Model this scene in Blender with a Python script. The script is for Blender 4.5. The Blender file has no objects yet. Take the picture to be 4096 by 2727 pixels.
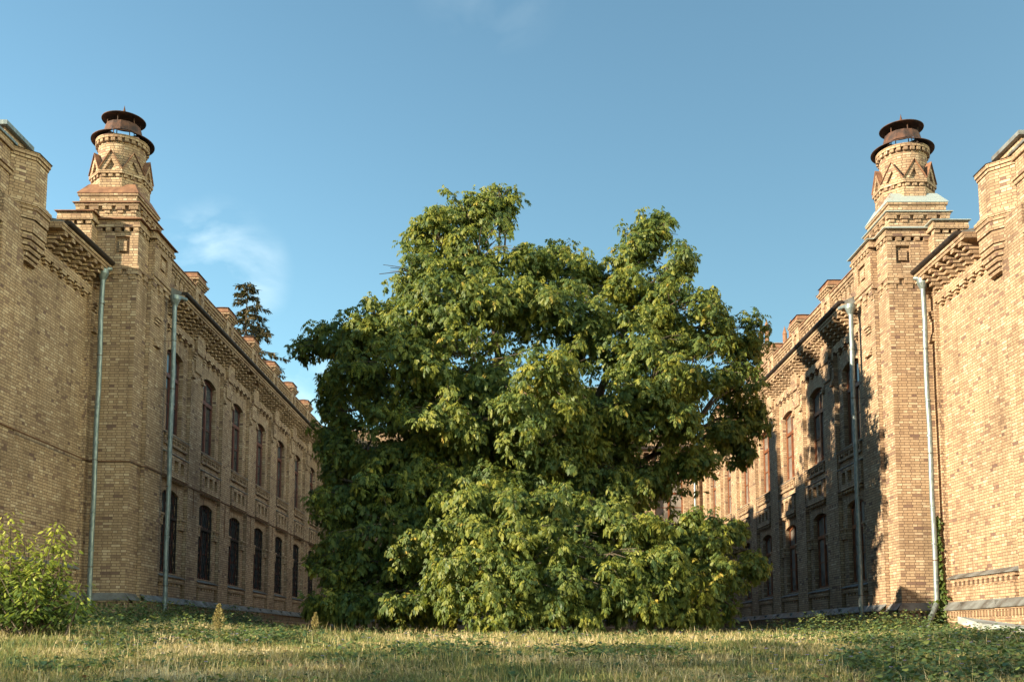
import bpy, math, random
import numpy as np
from mathutils import Vector, Matrix
random.seed(11)
rng = np.random.default_rng(11)
SC = bpy.context.scene
COL = SC.collection
PI = math.pi

# ------------------------------------------------------------------ materials
def new_mat(name):
    m = bpy.data.materials.new(name); m.use_nodes = True
    nt = m.node_tree; nt.nodes.clear()
    out = nt.nodes.new('ShaderNodeOutputMaterial')
    b = nt.nodes.new('ShaderNodeBsdfPrincipled')
    nt.links.new(b.outputs[0], out.inputs[0])
    return m, nt, b, out

def N(nt, t, **kw):
    n = nt.nodes.new(t)
    for k, v in kw.items():
        if k.startswith('i_'):
            n.inputs[k[2:].replace('_', ' ')].default_value = v
        else:
            setattr(n, k, v)
    return n

def ramp(nt, stops, interp='LINEAR'):
    r = nt.nodes.new('ShaderNodeValToRGB'); r.color_ramp.interpolation = interp
    el = r.color_ramp.elements
    while len(el) < len(stops): el.new(0.5)
    for e, (p, c) in zip(el, stops):
        e.position = p; e.color = (c[0], c[1], c[2], 1)
    return r

def mixc(nt, fac, a, b, mode='MIX'):
    m = nt.nodes.new('ShaderNodeMix'); m.data_type = 'RGBA'; m.blend_type = mode
    for sock, v in ((m.inputs[0], fac), (m.inputs[6], a), (m.inputs[7], b)):
        if hasattr(v, 'links'): nt.links.new(v, sock)
        elif isinstance(v, (int, float)): sock.default_value = v
        else: sock.default_value = (v[0], v[1], v[2], 1)
    return m.outputs[2]

def brick_mat(name, stops, mortar):
    m, nt, b, out = new_mat(name)
    uv = N(nt, 'ShaderNodeUVMap'); uv.uv_map = 'UVMap'
    wob = N(nt, 'ShaderNodeTexNoise', i_Scale=3.0, i_Detail=1.0)
    nt.links.new(uv.outputs[0], wob.inputs['Vector'])
    sub = N(nt, 'ShaderNodeVectorMath', operation='MULTIPLY_ADD')
    nt.links.new(wob.outputs['Color'], sub.inputs[0])
    sub.inputs[1].default_value = (0.012, 0.012, 0)
    nt.links.new(uv.outputs[0], sub.inputs[2])
    br = N(nt, 'ShaderNodeTexBrick', offset=0.25, offset_frequency=2, squash=0.5, squash_frequency=2)
    br.inputs['Color1'].default_value = (0, 0, 0, 1); br.inputs['Color2'].default_value = (1, 1, 1, 1)
    br.inputs['Mortar'].default_value = (0.5, 0.5, 0.5, 1)
    for k, v in (('Scale', 1.0), ('Mortar Size', 0.008), ('Mortar Smooth', 0.35), ('Bias', 0.0),
                 ('Brick Width', 0.26), ('Row Height', 0.075)):
        br.inputs[k].default_value = v
    nt.links.new(sub.outputs[0], br.inputs['Vector'])
    r = ramp(nt, stops)
    nt.links.new(br.outputs['Color'], r.inputs[0])
    tc = N(nt, 'ShaderNodeTexCoord')
    big = N(nt, 'ShaderNodeTexNoise', i_Scale=0.55, i_Detail=5.0, i_Roughness=0.6)
    nt.links.new(tc.outputs['Object'], big.inputs['Vector'])
    rb = ramp(nt, [(0.28, (0.62, 0.60, 0.60)), (0.5, (0.98, 0.97, 0.96)), (0.75, (1.14, 1.10, 1.04))])
    nt.links.new(big.outputs['Fac'], rb.inputs[0])
    c1 = mixc(nt, 1.0, r.outputs[0], rb.outputs[0], 'MULTIPLY')
    fine = N(nt, 'ShaderNodeTexNoise', i_Scale=38.0, i_Detail=4.0, i_Roughness=0.7)
    nt.links.new(tc.outputs['Object'], fine.inputs['Vector'])
    rf = ramp(nt, [(0.25, (0.74, 0.72, 0.7)), (0.6, (1.06, 1.05, 1.03))])
    nt.links.new(fine.outputs['Fac'], rf.inputs[0])
    c2 = mixc(nt, 0.8, c1, rf.outputs[0], 'MULTIPLY')
    # sparse soot and rain stains running down the walls
    st = N(nt, 'ShaderNodeTexNoise', i_Scale=1.0, i_Detail=6.0, i_Roughness=0.65)
    mp = N(nt, 'ShaderNodeMapping'); mp.inputs['Scale'].default_value = (1.6, 1.6, 0.35)
    nt.links.new(tc.outputs['Object'], mp.inputs[0]); nt.links.new(mp.outputs[0], st.inputs['Vector'])
    rs = ramp(nt, [(0.50, (1, 1, 1)), (0.74, (0.52, 0.47, 0.44))])
    nt.links.new(st.outputs['Fac'], rs.inputs[0])
    c2 = mixc(nt, 0.75, c2, rs.outputs[0], 'MULTIPLY')
    mo = mixc(nt, 1.0, mortar, rf.outputs[0], 'MULTIPLY')
    c3 = mixc(nt, br.outputs['Fac'], c2, mo)
    nt.links.new(c3, b.inputs['Base Color'])
    b.inputs['Roughness'].default_value = 0.9
    b.inputs['Specular IOR Level'].default_value = 0.2
    h = N(nt, 'ShaderNodeMath', operation='MULTIPLY_ADD')
    nt.links.new(br.outputs['Fac'], h.inputs[0]); h.inputs[1].default_value = -1.0
    nt.links.new(fine.outputs['Fac'], h.inputs[2])
    h2 = N(nt, 'ShaderNodeMath', operation='MULTIPLY_ADD')
    nt.links.new(br.outputs['Color'], h2.inputs[0]); h2.inputs[1].default_value = 0.45
    nt.links.new(h.outputs[0], h2.inputs[2])
    bu = N(nt, 'ShaderNodeBump', i_Strength=0.6, i_Distance=0.010)
    nt.links.new(h2.outputs[0], bu.inputs['Height']); nt.links.new(bu.outputs[0], b.inputs['Normal'])
    return m

def simple_mat(name, c0, c1, scale=6.0, rough=0.6, metal=0.0, bump=0.0, spec=0.4, lo=0.35, hi=0.65, stretch=None):
    m, nt, b, out = new_mat(name)
    tc = N(nt, 'ShaderNodeTexCoord')
    n = N(nt, 'ShaderNodeTexNoise', i_Scale=scale, i_Detail=6.0, i_Roughness=0.65)
    if stretch:
        mp = N(nt, 'ShaderNodeMapping'); mp.inputs['Scale'].default_value = stretch
        nt.links.new(tc.outputs['Object'], mp.inputs[0]); nt.links.new(mp.outputs[0], n.inputs['Vector'])
    else:
        nt.links.new(tc.outputs['Object'], n.inputs['Vector'])
    r = ramp(nt, [(lo, c0), (hi, c1)])
    nt.links.new(n.outputs['Fac'], r.inputs[0])
    nt.links.new(r.outputs[0], b.inputs['Base Color'])
    b.inputs['Roughness'].default_value = rough; b.inputs['Metallic'].default_value = metal
    b.inputs['Specular IOR Level'].default_value = spec
    if bump:
        bu = N(nt, 'ShaderNodeBump', i_Strength=bump, i_Distance=0.02)
        nt.links.new(n.outputs['Fac'], bu.inputs['Height']); nt.links.new(bu.outputs[0], b.inputs['Normal'])
    return m

def leaf_mat(name, stops, trans=0.3, rough=0.45, tcol=(0.20, 0.26, 0.03), spec=0.35):
    m, nt, b, out = new_mat(name)
    at = N(nt, 'ShaderNodeAttribute'); at.attribute_name = 'rnd'
    r = ramp(nt, stops); nt.links.new(at.outputs['Fac'], r.inputs[0])
    nt.links.new(r.outputs[0], b.inputs['Base Color'])
    b.inputs['Roughness'].default_value = rough; b.inputs['Specular IOR Level'].default_value = spec
    if trans > 0:
        t = N(nt, 'ShaderNodeBsdfTranslucent')
        tc = mixc(nt, 0.5, r.outputs[0], tcol)
        nt.links.new(tc, t.inputs[0])
        mx = N(nt, 'ShaderNodeMixShader'); mx.inputs[0].default_value = trans
        nt.links.new(b.outputs[0], mx.inputs[1]); nt.links.new(t.outputs[0], mx.inputs[2])
        nt.links.new(mx.outputs[0], out.inputs[0])
    return m

def glass_mat(name, col, rough=0.04):
    m, nt, b, out = new_mat(name)
    tc = N(nt, 'ShaderNodeTexCoord')
    n = N(nt, 'ShaderNodeTexNoise', i_Scale=1.3, i_Detail=3.0)
    nt.links.new(tc.outputs['Object'], n.inputs['Vector'])
    r = ramp(nt, [(0.35, [c * 0.55 for c in col]), (0.7, [c * 1.35 for c in col])])
    nt.links.new(n.outputs['Fac'], r.inputs[0]); nt.links.new(r.outputs[0], b.inputs['Base Color'])
    b.inputs['Roughness'].default_value = rough; b.inputs['Specular IOR Level'].default_value = 0.6
    bu = N(nt, 'ShaderNodeBump', i_Strength=0.12, i_Distance=0.02)
    nt.links.new(n.outputs['Fac'], bu.inputs['Height']); nt.links.new(bu.outputs[0], b.inputs['Normal'])
    return m

M = {}
M['brick'] = brick_mat('buff_brick', [(0.0, (0.17, 0.105, 0.09)), (0.05, (0.27, 0.175, 0.125)), (0.20, (0.365, 0.25, 0.165)),
                                      (0.60, (0.41, 0.285, 0.19)), (0.85, (0.44, 0.315, 0.215)), (1.0, (0.56, 0.43, 0.31))],
                       (0.115, 0.075, 0.056))
M['zinc'] = simple_mat('galvanised_pipe', (0.11, 0.145, 0.155), (0.27, 0.30, 0.30), 5, 0.45, 0.4, stretch=(4, 4, 1.2))
M['sheet'] = simple_mat('weathered_sheet_metal', (0.10, 0.085, 0.075), (0.24, 0.245, 0.245), 2.5, 0.6, 0.25)
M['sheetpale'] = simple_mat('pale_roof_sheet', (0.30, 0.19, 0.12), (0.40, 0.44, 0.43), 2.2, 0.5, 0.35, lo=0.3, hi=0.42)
M['rustsheet'] = simple_mat('rusty_roof_sheet', (0.14, 0.065, 0.04), (0.30, 0.15, 0.085), 4, 0.75, 0.1)
M['rust'] = simple_mat('rusty_cowl_iron', (0.045, 0.028, 0.026), (0.17, 0.075, 0.045), 3.5, 0.75, 0.25, lo=0.4, hi=0.7)
M['gutter'] = simple_mat('dark_gutter_iron', (0.018, 0.014, 0.014), (0.05, 0.034, 0.027), 5, 0.6, 0.3)
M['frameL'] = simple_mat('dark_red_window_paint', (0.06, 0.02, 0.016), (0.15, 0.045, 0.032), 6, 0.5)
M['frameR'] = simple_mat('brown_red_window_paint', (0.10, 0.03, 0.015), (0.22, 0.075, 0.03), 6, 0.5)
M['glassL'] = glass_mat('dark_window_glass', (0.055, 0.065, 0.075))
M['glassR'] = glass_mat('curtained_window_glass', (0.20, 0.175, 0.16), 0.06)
M['iron'] = simple_mat('black_grille_iron', (0.010, 0.009, 0.010), (0.03, 0.024, 0.022), 9, 0.6, 0.3)
M['bark'] = simple_mat('grey_brown_bark', (0.045, 0.034, 0.026), (0.15, 0.115, 0.085), 7, 0.9, 0.0, 0.6, 0.2, stretch=(3, 3, 0.7))
M['conduit'] = simple_mat('rusty_conduit', (0.10, 0.045, 0.025), (0.22, 0.11, 0.06), 5, 0.8)
M['walnut'] = leaf_mat('walnut_leaves', [(0.0, (0.05, 0.09, 0.036)), (0.3, (0.12, 0.165, 0.045)), (0.7, (0.27, 0.265, 0.045)), (0.965, (0.36, 0.325, 0.055)), (1.0, (0.40, 0.29, 0.06))], 0.42, 0.5, (0.26, 0.30, 0.03), 0.3)
M['spruce'] = leaf_mat('spruce_needles', [(0.0, (0.028, 0.03, 0.014)), (0.6, (0.07, 0.055, 0.024)), (1.0, (0.15, 0.095, 0.04))], 0.1, 0.7)
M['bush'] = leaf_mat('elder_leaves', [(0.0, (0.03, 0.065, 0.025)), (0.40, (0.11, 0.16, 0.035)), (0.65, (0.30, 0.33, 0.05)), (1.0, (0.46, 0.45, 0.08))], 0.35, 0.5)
M['vine'] = leaf_mat('vine_leaves', [(0.0, (0.03, 0.065, 0.014)), (1.0, (0.12, 0.16, 0.03))], 0.3, 0.5)
M['weed'] = leaf_mat('weed_leaves', [(0.0, (0.035, 0.08, 0.045)), (0.5, (0.075, 0.125, 0.05)), (0.85, (0.17, 0.20, 0.05)), (1.0, (0.30, 0.24, 0.10))], 0.25, 0.55)
M['grass'] = leaf_mat('meadow_grass', [(0.0, (0.07, 0.125, 0.05)), (0.35, (0.18, 0.20, 0.06)), (0.6, (0.34, 0.28, 0.11)), (0.85, (0.50, 0.38, 0.20)), (1.0, (0.62, 0.50, 0.31))], 0.25, 0.6, (0.3, 0.26, 0.08))
M['seed'] = leaf_mat('dry_seed_heads', [(0.0, (0.16, 0.13, 0.05)), (1.0, (0.42, 0.33, 0.14))], 0.2, 0.7, (0.4, 0.3, 0.1))
M['litter'] = leaf_mat('dry_fallen_leaves', [(0.0, (0.08, 0.04, 0.025)), (0.6, (0.22, 0.12, 0.06)), (1.0, (0.38, 0.27, 0.14))], 0.15, 0.7, (0.3, 0.15, 0.05))
M['flower'] = simple_mat('lilac_petals', (0.22, 0.15, 0.42), (0.38, 0.28, 0.55), 5, 0.6)
M['slab'] = simple_mat('stained_concrete', (0.16, 0.15, 0.14), (0.50, 0.53, 0.52), 1.8, 0.85, 0, 0.3)
M['wood'] = simple_mat('weathered_timber', (0.06, 0.05, 0.045), (0.24, 0.21, 0.18), 5, 0.9, 0, 0.4, stretch=(1, 6, 6))
def ground_mat():
    m, nt, b, out = new_mat('dry_lawn_soil')
    tc = N(nt, 'ShaderNodeTexCoord')
    n = N(nt, 'ShaderNodeTexNoise', i_Scale=0.8, i_Detail=8.0, i_Roughness=0.65)
    n2 = N(nt, 'ShaderNodeTexNoise', i_Scale=22.0, i_Detail=6.0, i_Roughness=0.7)
    for q in (n, n2): nt.links.new(tc.outputs['Object'], q.inputs['Vector'])
    r = ramp(nt, [(0.3, (0.05, 0.055, 0.025)), (0.5, (0.13, 0.105, 0.055)), (0.7, (0.22, 0.165, 0.095))])
    r2 = ramp(nt, [(0.3, (0.55, 0.55, 0.5)), (0.7, (1.25, 1.2, 1.1))])
    nt.links.new(n.outputs['Fac'], r.inputs[0]); nt.links.new(n2.outputs['Fac'], r2.inputs[0])
    nt.links.new(mixc(nt, 1.0, r.outputs[0], r2.outputs[0], 'MULTIPLY'), b.inputs['Base Color'])
    b.inputs['Roughness'].default_value = 0.95; b.inputs['Specular IOR Level'].default_value = 0.1
    bu = N(nt, 'ShaderNodeBump', i_Strength=0.8, i_Distance=0.05)
    nt.links.new(n2.outputs['Fac'], bu.inputs['Height']); nt.links.new(bu.outputs[0], b.inputs['Normal'])
    return m
M['soil'] = ground_mat()

# ------------------------------------------------------------------ mesh helper
class MB:
    """collects faces given in right-wing coordinates; sx mirrors them across the courtyard axis, dz lifts them"""
    def __init__(s, sx=1, dz=0.0, org=(0, 0, 0)):
        s.v = []; s.f = []; s.uv = []; s.sx = sx; s.dz = dz; s.o = org
    def poly(s, pts, swap=False):
        i0 = len(s.v)
        P = [Vector(p) for p in pts]
        n = Vector((0, 0, 0))
        for a, b in zip(P, P[1:] + P[:1]): n += a.cross(b)
        ax, ay, az = abs(n.x), abs(n.y), abs(n.z)
        us = []
        for p in P:
            if az > 1.6 * max(ax, ay): u = (p.x, p.y)
            elif ax >= ay * 1.3: u = (p.y, p.z)
            elif ay >= ax * 1.3: u = (p.x, p.z)
            else: u = ((p.x if n.x * n.y < 0 else -p.x) * 1.414, p.z)
            us.append((u[1], u[0]) if swap else u)
        for p in P:
            s.v.append((s.sx * p.x - s.o[0], p.y - s.o[1], p.z + s.dz - s.o[2]))
        idx = list(range(i0, i0 + len(P)))
        if s.sx < 0: idx.reverse(); us.reverse()
        s.f.append(idx); s.uv.extend(us)
    def box(s, x0, x1, y0, y1, z0, z1, swap=False):
        a = [(x0, y0), (x1, y0), (x1, y1), (x0, y1)]
        for (p, q) in zip(a, a[1:] + a[:1]):
            s.poly([(p[0], p[1], z0), (q[0], q[1], z0), (q[0], q[1], z1), (p[0], p[1], z1)], swap)
        s.poly([(x, y, z1) for x, y in a]); s.poly([(x, y, z0) for x, y in reversed(a)])
    def prism_y(s, prof, y0, y1):            # profile of (x, z), counter-clockwise seen from -y
        s.poly([(x, y0, z) for x, z in prof]); s.poly([(x, y1, z) for x, z in reversed(prof)])
        for (a, b) in zip(prof, prof[1:] + prof[:1]):
            s.poly([(a[0], y0, a[1]), (a[0], y1, a[1]), (b[0], y1, b[1]), (b[0], y0, b[1])])
    def prism_x(s, prof, x0, x1):            # profile of (y, z), counter-clockwise seen from +x
        s.poly([(x1, y, z) for y, z in prof]); s.poly([(x0, y, z) for y, z in reversed(prof)])
        for (a, b) in zip(prof, prof[1:] + prof[:1]):
            s.poly([(x1, a[0], a[1]), (x0, a[0], a[1]), (x0, b[0], b[1]), (x1, b[0], b[1])])
    def prism_z(s, prof, z0, z1):            # profile of (x, y), counter-clockwise from above
        for (a, b) in zip(prof, prof[1:] + prof[:1]):
            s.poly([(a[0], a[1], z0), (b[0], b[1], z0), (b[0], b[1], z1), (a[0], a[1], z1)])
        s.poly([(x, y, z1) for x, y in prof]); s.poly([(x, y, z0) for x, y in reversed(prof)])
    def frustum(s, p0, z0, p1, z1, caps=True):
        n = len(p0)
        for i in range(n):
            j = (i + 1) % n
            s.poly([(*p0[i], z0), (*p0[j], z0), (*p1[j], z1), (*p1[i], z1)])
        if caps:
            s.poly([(*p, z1) for p in p1]); s.poly([(*p, z0) for p in reversed(p0)])
    def rect(s, x0, x1, y0, y1): return [(x0, y0), (x1, y0), (x1, y1), (x0, y1)]
    def ngon(s, cx, cy, r, n, a0=0.0): return [(cx + r * math.cos(a0 + 2 * PI * k / n), cy + r * math.sin(a0 + 2 * PI * k / n)) for k in range(n)]
    def lathe(s, cx, cy, prof, n=36, uvr=None):   # prof: (r, z) from bottom to top (outside); explicit uv round the drum
        for (r0, z0), (r1, z1) in zip(prof, prof[1:]):
            for k in range(n):
                a, b = 2 * PI * k / n, 2 * PI * (k + 1) / n
                q = [(cx + r0 * math.cos(a), cy + r0 * math.sin(a), z0), (cx + r0 * math.cos(b), cy + r0 * math.sin(b), z0),
                     (cx + r1 * math.cos(b), cy + r1 * math.sin(b), z1), (cx + r1 * math.cos(a), cy + r1 * math.sin(a), z1)]
                if r1 < 1e-6: q = q[:3]
                elif r0 < 1e-6: q = [q[0], q[2], q[3]]
                m0 = len(s.uv); s.poly(q)
                if uvr:
                    uvs = [(uvr * a, z0), (uvr * b, z0), (uvr * b, z1), (uvr * a, z1)]
                    if len(q) == 4:
                        if s.sx < 0: uvs.reverse()
                        s.uv[m0:] = uvs
    def tube(s, path, r, n=10, caps=True):
        rings = []
        P = [Vector(p) for p in path]
        R = r if isinstance(r, (list, tuple)) else [r] * len(P)
        for i, p in enumerate(P):
            d = (P[min(i + 1, len(P) - 1)] - P[max(i - 1, 0)]).normalized()
            a = d.cross(Vector((0.31, 0.2, 1)) if abs(d.z) < 0.9 else Vector((1, 0.2, 0))).normalized(); b = d.cross(a).normalized()
            rings.append([p + (a * math.cos(2 * PI * k / n) + b * math.sin(2 * PI * k / n)) * R[i] for k in range(n)])
        for A, B in zip(rings, rings[1:]):
            for k in range(n):
                j = (k + 1) % n
                s.poly([A[k], A[j], B[j], B[k]])
        if caps:
            s.poly(list(reversed(rings[0]))); s.poly(rings[-1])
    def build(s, name, mat, parent=None, smooth=False):
        me = bpy.data.meshes.new(name)
        me.from_pydata(s.v, [], s.f)
        ul = me.uv_layers.new(name='UVMap')
        ul.data.foreach_set('uv', np.array(s.uv, dtype=np.float32).ravel())
        me.materials.append(mat)
        if smooth:
            me.polygons.foreach_set('use_smooth', [True] * len(me.polygons))
        me.update()
        o = bpy.data.objects.new(name, me); COL.objects.link(o)
        if parent: o.parent = parent
        return o

def empty(name, loc, label=None, cat=None, group=None, kind=None):
    o = bpy.data.objects.new(name, None); COL.objects.link(o); o.location = loc
    o.empty_display_size = 0.3
    tag(o, label, cat, group, kind); return o
def tag(o, label=None, cat=None, group=None, kind=None):
    if label: o['label'] = label
    if cat: o['category'] = cat
    if group: o['group'] = group
    if kind: o['kind'] = kind
    return o
def copy_part(o, parent, dloc):
    c = o.copy(); COL.objects.link(c); c.parent = parent
    c.location = Vector(o.location) + Vector(dloc)
    for ch in list(o.children):
        d = ch.copy(); COL.objects.link(d); d.parent = c
    return c
def raw_mesh(name, verts, faces_idx, counts, mat, parent=None, rnd=None, smooth=False):
    """big numpy meshes: faces_idx flat loop array, counts verts per face"""
    me = bpy.data.meshes.new(name)
    me.vertices.add(len(verts)); me.vertices.foreach_set('co', np.asarray(verts, dtype=np.float32).ravel())
    me.loops.add(len(faces_idx)); me.loops.foreach_set('vertex_index', np.asarray(faces_idx, dtype=np.int32))
    counts = np.asarray(counts, dtype=np.int32)
    me.polygons.add(len(counts))
    starts = np.concatenate([[0], np.cumsum(counts)[:-1]]).astype(np.int32)
    me.polygons.foreach_set('loop_start', starts)
    if rnd is not None:
        a = me.attributes.new('rnd', 'FLOAT', 'FACE'); a.data.foreach_set('value', np.asarray(rnd, dtype=np.float32))
    me.update(calc_edges=True)
    me.validate()
    me.materials.append(mat)
    o = bpy.data.objects.new(name, me); COL.objects.link(o)
    if parent: o.parent = parent
    return o
# ------------------------------------------------------------------ the two wings
P = 10.38          # plane of the pilaster faces (metres from the courtyard axis)
S = 3.555          # bay spacing
A0 = 29.20         # first recess starts here
RW = 2.375         # recess width
NB = 7
YE = 54.08         # front of the rear building
YT = 27.0          # front of the stair/chimney tower
XA = 11.62         # wall plane of the front block
YN = 18.3          # near end of the front block
LOW = (1.68, 4.09, 4.225)    # opening: sill, spring, crown
UPP = (5.98, 8.44, 8.575)

def bp(mb, p0, p1, y0, y1, z0, z1, swap=False):
    mb.box(P - p1, P - p0, y0, y1, z0, z1, swap)
def arch_pts(o0, o1, zs, zc, n=10):
    h = (o1 - o0) / 2; c = (o0 + o1) / 2; r = zc - zs
    R = (h * h + r * r) / (2 * r)
    return [(c - h + 2 * h * k / n, zc - R + math.sqrt(max(R * R - (-h + 2 * h * k / n) ** 2, 0))) for k in range(n + 1)]

def opening_wall(mb, x, a, b, o0, o1, z0, z1, ops, depth):
    """wall sheet facing the courtyard at plane x between y a..b with arched openings and their reveals"""
    def q(y0, y1, za, zb, swap=False):
        if y1 - y0 < 1e-4 or zb - za < 1e-4: return
        mb.poly([(x, y1, za), (x, y0, za), (x, y0, zb), (x, y1, zb)], swap)
    q(a, o0, z0, z1); q(o1, b, z0, z1)
    zc = z0
    for (s0, sp, cr) in ops:
        q(o0, o1, zc, s0)
        top = cr + 0.52
        ap = arch_pts(o0, o1, sp, cr)
        for (ya, za), (yb, zb) in zip(ap, ap[1:]):
            mb.poly([(x, yb, zb), (x, ya, za), (x, ya, top), (x, yb, top)], True)
            mb.poly([(x, ya, za), (x, yb, zb), (x + depth, yb, zb), (x + depth, ya, za)])
        mb.poly([(x, o0, s0), (x, o0, sp), (x + depth, o0, sp), (x + depth, o0, s0)])
        mb.poly([(x, o1, sp), (x, o1, s0), (x + depth, o1, s0), (x + depth, o1, sp)])
        mb.poly([(x, o0, s0), (x + depth, o0, s0), (x + depth, o1, s0), (x, o1, s0)])
        zc = top
    q(o0, o1, zc, z1)

def corbels(mb, x, a, b, n, z0=9.36, steps=5, base=-0.1, run=0.095, w=0.15):
    """stepped brick brackets under the eaves, n of them between a and b; x is the wall plane"""
    for k in range(n):
        c = a + (b - a) * (k + 0.5) / n
        for t in range(steps):
            z = z0 + 0.102 * t
            jp, jy = random.uniform(-.008, .008), random.uniform(-.007, .007)
            if random.random() < 0.012: continue
            mb.box(x - (base + run * (t + 1) + jp), x - base + 0.004, c - w / 2 + jy, c + w / 2 + jy, z, z + (0.076 if t < steps - 1 else 0.104))

def dent2(mb, x, a, b, n, z=9.0):
    """two-step dentils below the frieze"""
    for k in range(n):
        c = a + (b - a) * (k + 0.5) / n
        mb.box(x - 0.0, x + 0.125, c - 0.13, c + 0.13, z + 0.075, z + 0.15)
        mb.box(x + 0.04, x + 0.125, c - 0.065, c + 0.065, z, z + 0.075)

def window_proto(sx, dz, org, op, kind, name, parent, x0=P + 0.13, o=None, grille=False):
    """one casement window: frame (the part) with pane, sill and grille below it; built in the first bay"""
    s0, sp, cr = op
    o0, o1 = o or (A0 + 0.44, A0 + RW - 0.44)
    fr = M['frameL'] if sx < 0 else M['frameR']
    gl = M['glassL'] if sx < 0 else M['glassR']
    x = x0 + 0.14
    f = MB(sx, dz, org)
    t = 0.075
    f.box(x, x + 0.07, o0, o0 + t, s0, sp); f.box(x, x + 0.07, o1 - t, o1, s0, sp)
    f.box(x, x + 0.07, o0 + t, o1 - t, s0, s0 + 0.09)
    tr = s0 + (sp - s0) * 0.70
    f.box(x - 0.03, x + 0.07, o0 + t, o1 - t, tr, tr + 0.12)
    c = (o0 + o1) / 2
    f.box(x - 0.015, x + 0.07, c - 0.05, c + 0.05, s0 + 0.09, tr)
    f.box(x, x + 0.06, c - 0.025, c + 0.025, tr + 0.12, cr - 0.03)
    ap = arch_pts(o0, o1, sp, cr)
    for (ya, za), (yb, zb) in zip(ap, ap[1:]):
        for xx, rev in ((x, False), (x + 0.07, True)):
            pts = [(xx, yb, zb), (xx, ya, za), (xx, ya, za - 0.08), (xx, yb, zb - 0.08)]
            f.poly(pts[::-1] if rev else pts)
        f.poly([(x, ya, za - 0.08), (x + 0.07, ya, za - 0.08), (x + 0.07, yb, zb - 0.08), (x, yb, zb - 0.08)])
    mid = s0 + (tr - s0) * 0.52
    for (ya, yb) in ((o0 + t, c - 0.05), (c + 0.05, o1 - t)):
        f.box(x + 0.005, x + 0.05, ya, ya + 0.045, s0 + 0.09, tr); f.box(x + 0.005, x + 0.05, yb - 0.045, yb, s0 + 0.09, tr)
        f.box(x + 0.012, x + 0.045, ya + 0.045, yb - 0.045, mid, mid + 0.035)
    w = f.build(name, fr, parent)
    g = MB(sx, dz, org)
    prof = [(o0 + 0.02, s0 + 0.02)] + [(o1 - 0.02, s0 + 0.02)] + [(y, z - 0.03) for y, z in reversed(ap)]
    g.poly([(x + 0.035, y, z) for y, z in reversed(prof)])
    g.poly([(x + 0.055, y, z) for y, z in prof])
    g.build('pane', gl, w)
    k = MB(sx, dz, org)
    rb = 0.02
    ya, yb = (A0 + 0.05, A0 + RW - 0.05) if o is None else (o0 - 0.12, o1 + 0.12)
    xf = P - 0.045 if o is None else x0 - 0.08
    k.prism_y([(xf, s0 - 0.13), (xf, s0 - 0.15), (x0 - 0.003, s0 - 0.085), (x0 - 0.003, s0 - 0.06)], ya, yb)
    k.prism_y([(x0 - 0.003, s0 - 0.06), (x0 - 0.003, s0 - 0.04), (x0 + 0.14, s0 + 0.03), (x0 + 0.14, s0 + 0.005)][::-1], o0 + 0.01, o1 - 0.01)
    k.build('sill', M['sheet'], w)
    if grille:
        h = MB(sx, dz, org)
        xg = x0 + 0.06; W_, H_ = o1 - o0, cr - s0
        for sgn in (1, -1):
            q = -H_ * 0.55
            while q < W_ + H_ * 0.55:
                ya0, za0 = (o0 + q, s0 + 0.03)
                ye, ze = ya0 + sgn * (H_ - 0.06) * 0.5, cr - 0.05
                if sgn < 0: ya0 += 0; 
                # clip against the opening
                t0, t1 = 0.0, 1.0
                d = ye - ya0
                lo, hi = o0 + 0.02, o1 - 0.02
                ta, tb = sorted(((lo - ya0) / d, (hi - ya0) / d))
                t0, t1 = max(t0, ta), min(t1, tb)
                if t1 - t0 > 0.03:
                    pa = (xg + 0.01 * sgn, ya0 + d * t0, za0 + (ze - za0) * t0); pb = (xg + 0.01 * sgn, ya0 + d * t1, za0 + (ze - za0) * t1)
                    h.tube([pa, pb], 0.012, 5)
                q += 0.27
        h.box(xg - 0.02, xg + 0.02, o0 + 0.005, o0 + 0.035, s0 + 0.02, sp); h.box(xg - 0.02, xg + 0.02, o1 - 0.035, o1 - 0.005, s0 + 0.02, sp)
        h.box(xg - 0.02, xg + 0.02, o0 + 0.035, o1 - 0.035, tr - 0.02, tr + 0.06)
        h.build('grille', M['iron'], w)
    return w

def plinth_run_y(pl, fl, x, y0, y1, zf=0.93, skip=()):
    """plinth along y; x is the wall plane above it"""
    pl.box(x - 0.10, x + 0.4, y0, y1, -0.8, 0.40)
    pl.box(x - 0.125, x + 0.4, y0, y1, 0.40, 0.47)
    pl.box(x - 0.045, x + 0.4, y0, y1, 0.47, 0.66)
    pl.box(x - 0.125, x + 0.4, y0, y1, 0.66, 0.735)
    n = max(1, int((y1 - y0) / 0.16))
    for k in range(n):
        c = y0 + (y1 - y0) * (k + 0.5) / n
        pl.box(x - 0.12, x - 0.045, c - 0.036, c + 0.036, 0.47, 0.66, True)
    y = y0
    i = 0
    while y < y1 - 1e-3:
        e = min(y + 1.85, y1)
        j = 0.012 * math.sin(7.3 * y) ; jl = 0.015 * math.sin(3.1 * y)
        fl.prism_y([(x - 0.175 + jl, 0.735 + j), (x - 0.17 + jl, 0.715 + j), (x, zf - 0.02), (x, zf)], y + 0.004, e - 0.004)
        fl.box(x - 0.14, x, e - 0.02, e + 0.016, zf - 0.12, zf - 0.03) if e < y1 - 0.01 else None
        y = e

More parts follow.
